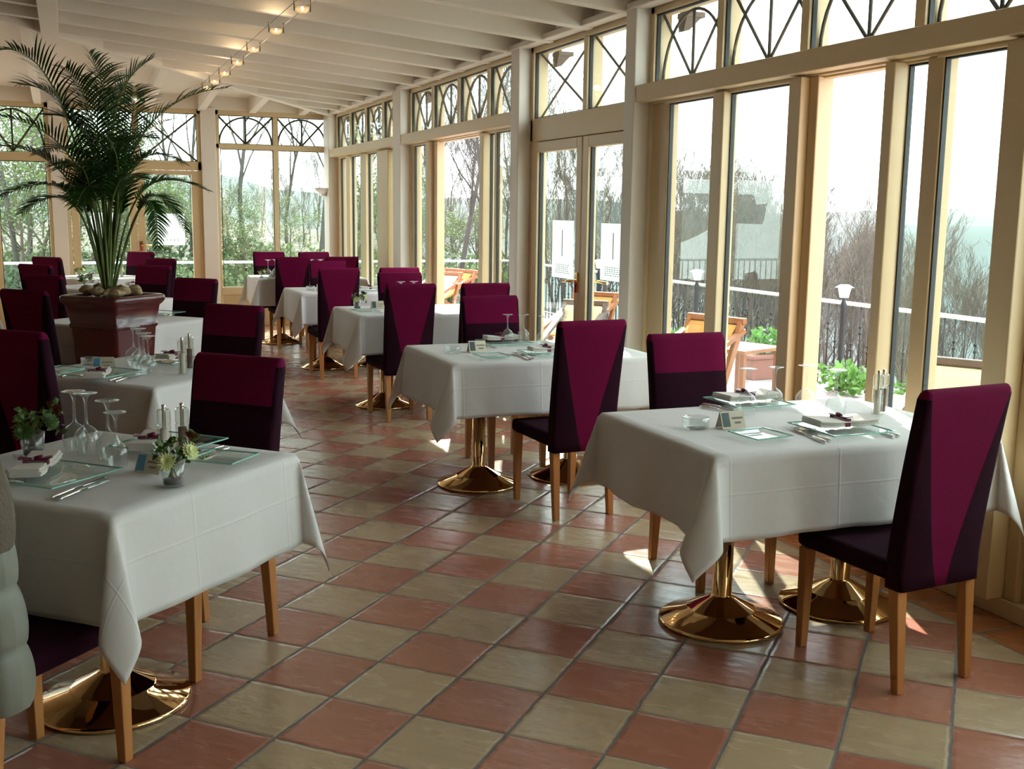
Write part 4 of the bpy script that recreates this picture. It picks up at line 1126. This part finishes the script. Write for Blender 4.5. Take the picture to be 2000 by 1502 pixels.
def sling_chair(pl, pr, zt, lab, canvas='canvas', flip=1, wood='teak'):
    """wooden frame lounger: its back's top bar runs between two pixels"""
    A = P(*pl, z=zt); B = P(*pr, z=zt); c = (A+B)/2; d = B-A; w = d.length/2; rz = math.atan2(d.y, d.x)
    t = thing('lounge_chair', lab, 'garden chair', (c.x, c.y, GZ), rz, 'wooden terrace chairs')
    H = zt-GZ; wd = M[wood]
    MB().box(-w, w, -.02, .03, H-.05, H).build('top_bar', wd, t, bevel=.006)
    for s in (-1, 1):
        MB().beam((s*(w-.03), 0, H-.03), (s*(w-.03), -.35*flip, 0.0), .04, .05).build('leg', wd, t)
        MB().beam((s*(w-.03), .75*-flip, .40), (s*(w-.03), .0, 0.02), .04, .05).build('leg', wd, t)
        MB().beam((s*(w-.03), .02, H-.10), (s*(w-.03), -.95*flip, .36), .06, .035).build('arm_rail', wd, t)
    def fn(u, v): return (-w*.82+1.64*w*u, -.03-.62*v*flip, (H-.06)*(1-v)+.34*v-.08*math.sin(PI*v))
    MB().grid(fn, 6, 10).build('canvas', M[canvas], t, solid=.004)
    MB().grid(lambda u, v: (-w*.84+1.68*w*u, .0-.02*v-.05*v*flip, H-.05-.16*v), 4, 3).build('head_flap', M['canvas'], t, solid=.006)
sling_chair((1345, 610), (1455, 622), .72, 'wooden lounge chair with cream canvas outside the second sliding pane', 'canvas_orange')
sling_chair((1808, 694), (1960, 708), .62, 'dark framed lounge chair with cream canvas outside the rightmost pane', 'canvas', wood='greywood')
sling_chair((1120, 567), (1208, 572), .62, 'orange wooden lounge chair outside the terrace door', 'canvas_orange')
sling_chair((1100, 584), (1188, 588), .62, 'grey wooden lounge chair in front of the orange one, outside the terrace door', 'canvas', wood='greywood')
sling_chair((870, 523), (931, 528), .60, 'orange wooden lounge chair outside the open sash left of the far post', 'canvas_orange')
sling_chair((838, 529), (903, 532), .60, 'cream canvas lounge chair outside the open sash left of the far post', 'canvas')
def garden_table(c, sx, sy, rz, zt, lab):
    p = P(*c, z=zt); t = thing('garden_table', lab, 'table', (p.x, p.y, GZ), rz, 'wooden terrace tables')
    H = zt-GZ; mb = MB(); n = 5
    for i in range(n):
        y0 = -sy+2*sy*i/n; mb.box(-sx, sx, y0+.004, y0+2*sy/n-.004, H-.03, H)
    mb.build('slatted_top', M['teak'], t)
    for a in (-1, 1):
        for b in (-1, 1): MB().box(a*(sx-.05)-.02, a*(sx-.05)+.02, b*(sy-.05)-.02, b*(sy-.05)+.02, 0, H-.03).build('leg', M['teak'], t)
garden_table((1448, 676), .30, .26, .35, .35, 'low slatted wooden table between lounge chair and trough planter')
garden_table((1762, 788), .3, .3, .2, .25, 'low slatted wooden table outside the narrow pane behind the mills')
garden_table((2035, 815), .2, .2, .2, .25, 'low wooden table cut by the right edge of the picture')
def leafblob(name, mats, c, r, n, lsz, seed, parent=None, up=.3):
    rnd = random.Random(seed); mb = MB()
    for k in range(n):
        v = Vector((rnd.gauss(0, 1), rnd.gauss(0, 1), rnd.gauss(0, 1))).normalized()*(rnd.random()**.4)
        p = Vector((c[0]+v.x*r[0], c[1]+v.y*r[1], c[2]+v.z*r[2]))
        d = Vector((rnd.gauss(0, 1), rnd.gauss(0, 1), rnd.gauss(up, .7))).normalized(); s = d.cross(Vector((rnd.gauss(0, 1), rnd.gauss(0, 1), rnd.gauss(0, 1)))).normalized()
        l = lsz*rnd.uniform(.7, 1.3); b = len(mb.v)
        mb.v += [tuple(p), tuple(p+d*l*.5+s*l*.35), tuple(p+d*l), tuple(p+d*l*.5-s*l*.35)]; mb.face([b, b+1, b+2, b+3])
    return mb.build(name, mats, parent)
# trough planter
p = P(1470, 738, z=GZ); t = thing('trough_planter', 'terracotta trough with leafy green plants by the railing', 'planter', (p.x+.15, p.y, GZ), .1)
MB().box(-.28, .28, -.14, .14, 0, .24).box(-.30, .30, -.16, .16, .22, .26).build('trough', M['terracotta'], t, bevel=.008)
leafblob('plant', M['ivy'], (0, 0, .36), (.28, .16, .16), 260, .07, 1, t)
ivs = [(1540, 745), (1597, 745), (1640, 752), (1680, 762), (1722, 775), (1765, 790)]
rs = []
for i in range(8):
    y = 4.4+i*1.05
    if abs(y-p.y) < .9: continue
    o = leafblob('ivy_shrub', M['ivy'], (6.98, y, GZ+.13+.03*(i % 3)), (.17, .42, .15), 320, .08, 40+i)
    tag(o, 'low glossy green shrub growing along the foot of the terrace railing', 'shrub', 'low shrubs along the railing')
# lantern bracket outside each post (dark cornice brackets)
for i, (y, lab) in enumerate(((5.93, 'dark cornice bracket outside the first arched light, beside the nearest white post'), (7.77, 'dark cornice bracket at the upper left of the door lights'), (10.97, 'dark cornice bracket at the top left of the third bay'), (14.28, 'dark cornice bracket at the top of the corner bay'))):
    mb = MB(); mb.hexa([(3.44, y-.03, 2.60), (3.48, y-.03, 2.61), (3.48, y+.03, 2.61), (3.44, y+.03, 2.60)], [(3.44, y-.06, 2.68), (3.54, y-.06, 2.68), (3.54, y+.04, 2.68), (3.44, y+.04, 2.68)])
    mb.box(3.44, 3.56, y-.07, y+.05, 2.68, 2.71); mb.box(3.44, 3.48, y-.03, y+.02, 2.71, 2.80)
    tag(mb.build('cornice_bracket', M['greywood']), lab, 'bracket')

# ---- trees
def tree_mesh(seed, H, levels=5, spread=.55, rad=.12, lean=0, n0=7, twigs=True, leafy=0, trunkfrac=.35, leafcol='spring'):
    rnd = random.Random(seed); tr = MB(); br = MB(); tips = []
    def go(p, d, L, r, lv):
        n = 4 if lv == 0 else 3 if lv < 3 else 2
        pts = [p]; rs_ = [r]; q = p.copy(); dd = d.copy(); side = []
        for i in range(n):
            dd = (dd+Vector((rnd.gauss(0, .13), rnd.gauss(0, .13), rnd.gauss(.05, .06)))).normalized()
            q = q+dd*(L/n); pts.append(q.copy()); rs_.append(r*(1-.62*(i+1)/n)); side.append((q.copy(), dd.copy(), r*(1-.62*(i+1)/n), (i+1)/n))
        (tr if lv == 0 else br).tube(pts, rs_, 7 if lv == 0 else 4 if lv == 1 else 3, 0, False, lv < 2)
        if lv >= levels: tips.append(q); return
        k = n0 if lv == 0 else (5 if lv < 3 else 4)
        for j in range(k):
            f = (trunkfrac+(1-trunkfrac)*(j+1)/k) if lv == 0 else (.25+.75*(j+1)/k)
            i = min(n-1, int(f*n)); a, b = pts[i], pts[min(n, i+1)]; ff = min(1, f*n-i); c = a+(b-a)*ff if i < n else pts[n]
            ax = Vector((rnd.gauss(0, 1), rnd.gauss(0, 1), rnd.gauss(0, .4))).normalized()
            nd = (dd*(1-spread*.6)+ax*spread*(1.25 if lv == 0 else 1)+Vector((0, 0, .22))).normalized()
            go(c, nd, L*rnd.uniform(.42, .62)*(1.0 if lv else .95), max(.0075, rs_[min(n, i)]*rnd.uniform(.45, .62)), lv+1)
    go(Vector((0, 0, -.5)), Vector((lean, 0, 1)).normalized(), H*.66, rad, 0)
    return tr, br, tips
protos = []
def tree_proto(seed, leafy=0, leafcol='spring', bark='bark', **k):
    tr, br, tips = tree_mesh(seed, **k)
    t = thing('bare_tree' if not leafy else 'leafing_tree', '', 'tree', (0, 0, -500))
    tr.build('trunk', M[bark], t); br.build('branches', M['twig' if bark == 'bark' else bark], t)
    if leafy:
        rnd = random.Random(seed); mb = MB()
        for q in tips:
            for j in range(leafy):
                p = q+Vector((rnd.gauss(0, .16), rnd.gauss(0, .16), rnd.gauss(0, .14)))
                d = Vector((rnd.gauss(0, 1), rnd.gauss(0, 1), rnd.gauss(0, .7))).normalized(); s = d.cross(Vector((rnd.gauss(0, 1), rnd.gauss(0, 1), 1))).normalized(); l = rnd.uniform(.08, .15)
                b = len(mb.v); mb.v += [tuple(p), tuple(p+d*l*.5+s*l*.38), tuple(p+d*l), tuple(p+d*l*.5-s*l*.38)]; mb.face([b, b+1, b+2, b+3])
        mb.build('foliage', M[leafcol], t)
    return [t, False]
BT = [tree_proto(100+i, H=9, levels=5, rad=.11, spread=.42+.04*i, n0=7, trunkfrac=.12) for i in range(4)]
OAK = [tree_proto(140+i, H=13, levels=5, rad=.15, spread=.5, n0=7, trunkfrac=.45, bark='barkdark') for i in range(2)]
LT = [tree_proto(160+i, leafy=4, H=7, levels=4, rad=.08, spread=.6, n0=8, trunkfrac=.15) for i in range(3)]
def put(pr, loc, rz, sc, lab, grp):
    if not pr[1]:
        pr[1] = True; o = pr[0]; o.location = loc; o.rotation_euler = (0, 0, rz); o.scale = sc; o['label'] = lab; o['group'] = grp
    else: o = dup(pr[0], loc, rz, lab, grp, sc)
    return o
rnd = random.Random(77)
def polar(px, dist):      # ground position in the direction of a pixel column
    d = FW+RT*((px-1000)/FPX)-UP*((400-751)/FPX); h = Vector((d.x, d.y, 0)).normalized(); return h.x*dist, h.y*dist
GB = 'bare trees on the slope below the railing'
#  (pixel column, distance, top pixel row)
bare = [(1295, 22, 330), (1330, 19, 300), (1370, 23, 310), (1400, 17, 370), (1440, 21, 320), (1470, 18, 345), (1500, 24, 350), (1530, 20, 365), (1560, 17, 385), (1600, 20, 400), (1640, 18, 420), (1680, 21, 405), (1720, 17, 430), (1760, 20, 440),
        (1800, 16, 500), (1350, 30, 330), (1450, 32, 350), (1550, 30, 380), (1620, 28, 430), (1700, 30, 460), (1850, 24, 520), (1890, 20, 545), (1930, 26, 515), (1960, 22, 520), (1990, 18, 540), (1830, 30, 520),
        (1060, 26, 200), (1110, 30, 190), (1150, 24, 230), (1190, 28, 250), (1230, 25, 280), (1260, 30, 290), (1285, 27, 300), (1090, 38, 260), (1170, 40, 280), (1220, 38, 300),
        (1310, 26, 300), (1345, 24, 340), (1390, 27, 330), (1420, 22, 380), (1465, 26, 350), (1515, 22, 380), (1545, 27, 390), (1585, 24, 420), (1660, 25, 430), (1740, 24, 450), (1780, 27, 470), (1330, 15, 420), (1480, 14.5, 450), (1610, 14.5, 470),
        (530, 30, 290), (590, 32, 320), (620, 38, 300), (510, 42, 330), (450, 38, 330), (560, 45, 340), (700, 36, 250), (770, 40, 240), (820, 36, 260), (880, 42, 250), (930, 36, 240), (990, 32, 250),
        (440, 48, 400), (475, 52, 390), (500, 36, 420), (535, 40, 410), (575, 50, 400), (605, 36, 430), (635, 48, 390), (20, 45, 240), (80, 40, 260), (140, 46, 280), (200, 40, 300), (260, 44, 300), (310, 40, 330), (350, 46, 320), (385, 38, 340), (720, 30, 330), (760, 32, 300), (835, 30, 330), (865, 34, 340)]
for i, (px, dist, top) in enumerate(bare):
    x, y = polar(px, dist); z = terrain_z(x, y)
    hor = 400+(px-128)*.0128; ztop = CAM_H+(hor-top)/2150*dist*1.03; H = ztop-z
    put(BT[i % 4], (x, y, z), rnd.uniform(0, 6.28), (H/9*.85, H/9*.85, H/9), 'slender bare brown tree among many on the slope beyond the railing', GB)
GO = 'tall dark trunks behind the far windows'
oaks = [(905, 19.5, 60, .0), (472, 24, 40, 0), (625, 23, 40, 0), (30, 21, 60, 0), (52, 26, 80, 0), (255, 26, 60, 0), (370, 24, 100, 0), (700, 28, 120, 0), (850, 32, 150, 0), (960, 30, 150, 0), (1010, 34, 170, 0), (330, 33, 120, 0), (560, 34, 150, 0)]
for i, (px, dist, top, l) in enumerate(oaks):
    x, y = polar(px, dist); z = terrain_z(x, y); H = CAM_H+(400-top)/2150*dist-z; s = H/13*1.15
    lab = {0: 'thick dark tree trunk leaning behind the third bay, left of the terrace door', 1: 'dark trunk seen through the left pane of the far corner window', 2: 'dark trunk seen through the right pane of the far corner window'}.get(i, 'tall dark bare tree among several in the woods behind the far windows')
    put(OAK[i % 2], (x, y, z), rnd.uniform(0, 6.28), (s*.9, s*.9, s), lab, GO if i > 2 else 'single dark trunks')
GL = 'light green leafing trees behind the far wall'
leafy = [(20, 20.5, 290), (75, 23, 250), (130, 21, 330), (190, 25, 330), (245, 22, 370), (300, 24, 350), (360, 23, 390), (440, 24, 390), (480, 21.5, 440), (570, 27, 440), (740, 26, 350), (700, 23, 400), (790, 28, 340), (830, 24, 420), (940, 25, 400), (0, 28, 250), (150, 30, 290), (400, 32, 370), (55, 27, 240), (270, 31, 290)]
for i, (px, dist, top) in enumerate(leafy):
    x, y = polar(px, dist); z = terrain_z(x, y); H = max(1.5, CAM_H+(400-top)/2150*dist-z); s = H/7*1.15
    put(LT[i % 3], (x, y, z), rnd.uniform(0, 6.28), (s*1.25, s*1.25, s), 'young tree with fresh light green leaves in the woods behind the far windows', GL)
# undergrowth
for i in range(26):
    px = -40+i*42; dist = 19.0+(i*7 % 5)*1.1; x, y = polar(px, dist)
    if y < 18.6: y = 18.8
    z = terrain_z(x, y)
    o = leafblob('bush', M['spring' if i % 3 else 'evergreen'], (0, 0, .35), (1.0, .7, .55), 700, .11, 300+i); o.location = (x, y, z)
    tag(o, 'leafy green undergrowth bush in the woods behind the far railing', 'bush', 'undergrowth bushes behind the far railing')

# haze hanging in the valley and between the trees
def haze(name, den):
    hm = bpy.data.materials.new(name); hm.use_nodes = True; n = hm.node_tree; n.nodes.clear()
    vo = N(n, 'ShaderNodeVolumeScatter'); vo.inputs['Color'].default_value = (.93, .97, 1, 1); vo.inputs['Density'].default_value = den; vo.inputs['Anisotropy'].default_value = .25
    ou = N(n, 'ShaderNodeOutputMaterial'); n.links.new(vo.outputs[0], ou.inputs[1]); return hm
o = MB().box(8.6, 700, -300, 700, -90, 26).build('valley_haze', haze('valley_haze', .00011)); tag(o, 'pale haze over the wooded valley beyond the railing', 'haze', kind='stuff')
o = MB().box(-120, 8.55, 19.2, 300, -5, 26).build('woodland_haze', haze('woodland_haze', .00045)); tag(o, 'pale haze between the trees behind the far windows', 'haze', kind='stuff')
# ================================================================== LIGHT
sun = bpy.data.lights.new('sun', 'SUN'); sun.energy = 7.0; sun.angle = math.radians(.6); sun.color = (1, .95, .86)
so = bpy.data.objects.new('sun', sun); C.objects.link(so)
EL = math.radians(35); sd = Vector((.385*math.cos(EL), .923*math.cos(EL), math.sin(EL)))
so.rotation_euler = sd.to_track_quat('Z', 'Y').to_euler(); so.location = (20, 40, 30)
w = bpy.data.worlds.new('world'); bpy.context.scene.world = w; w.use_nodes = True
n = w.node_tree; bg = n.nodes['Background']
tc = N(n, 'ShaderNodeTexCoord'); sp = N(n, 'ShaderNodeSeparateXYZ'); n.links.new(tc.outputs['Generated'], sp.inputs[0])
f = mth(n, 'MINIMUM', mth(n, 'MAXIMUM', mth(n, 'MULTIPLY', sp.outputs[2], 2.2), 0.0), 1.0)
n.links.new(mixc(n, f, (.93, .975, 1.0), (.86, .93, 1.0)), bg.inputs[0]); bg.inputs[1].default_value = 3.4
sc = bpy.context.scene
sc.view_settings.view_transform = 'Standard'; sc.view_settings.look = 'None'; sc.view_settings.gamma = 1
sc.view_settings.exposure = 0.87
sc.view_settings.use_curve_mapping = False
sc.cycles.max_bounces = 7; sc.cycles.diffuse_bounces = 3; sc.cycles.glossy_bounces = 4; sc.cycles.transparent_max_bounces = 24; sc.cycles.transmission_bounces = 6
sc.cycles.caustics_reflective = False; sc.cycles.caustics_refractive = False
sc.cycles.sample_clamp_indirect = 8
sc.cycles.use_adaptive_sampling = True; sc.cycles.adaptive_threshold = .025
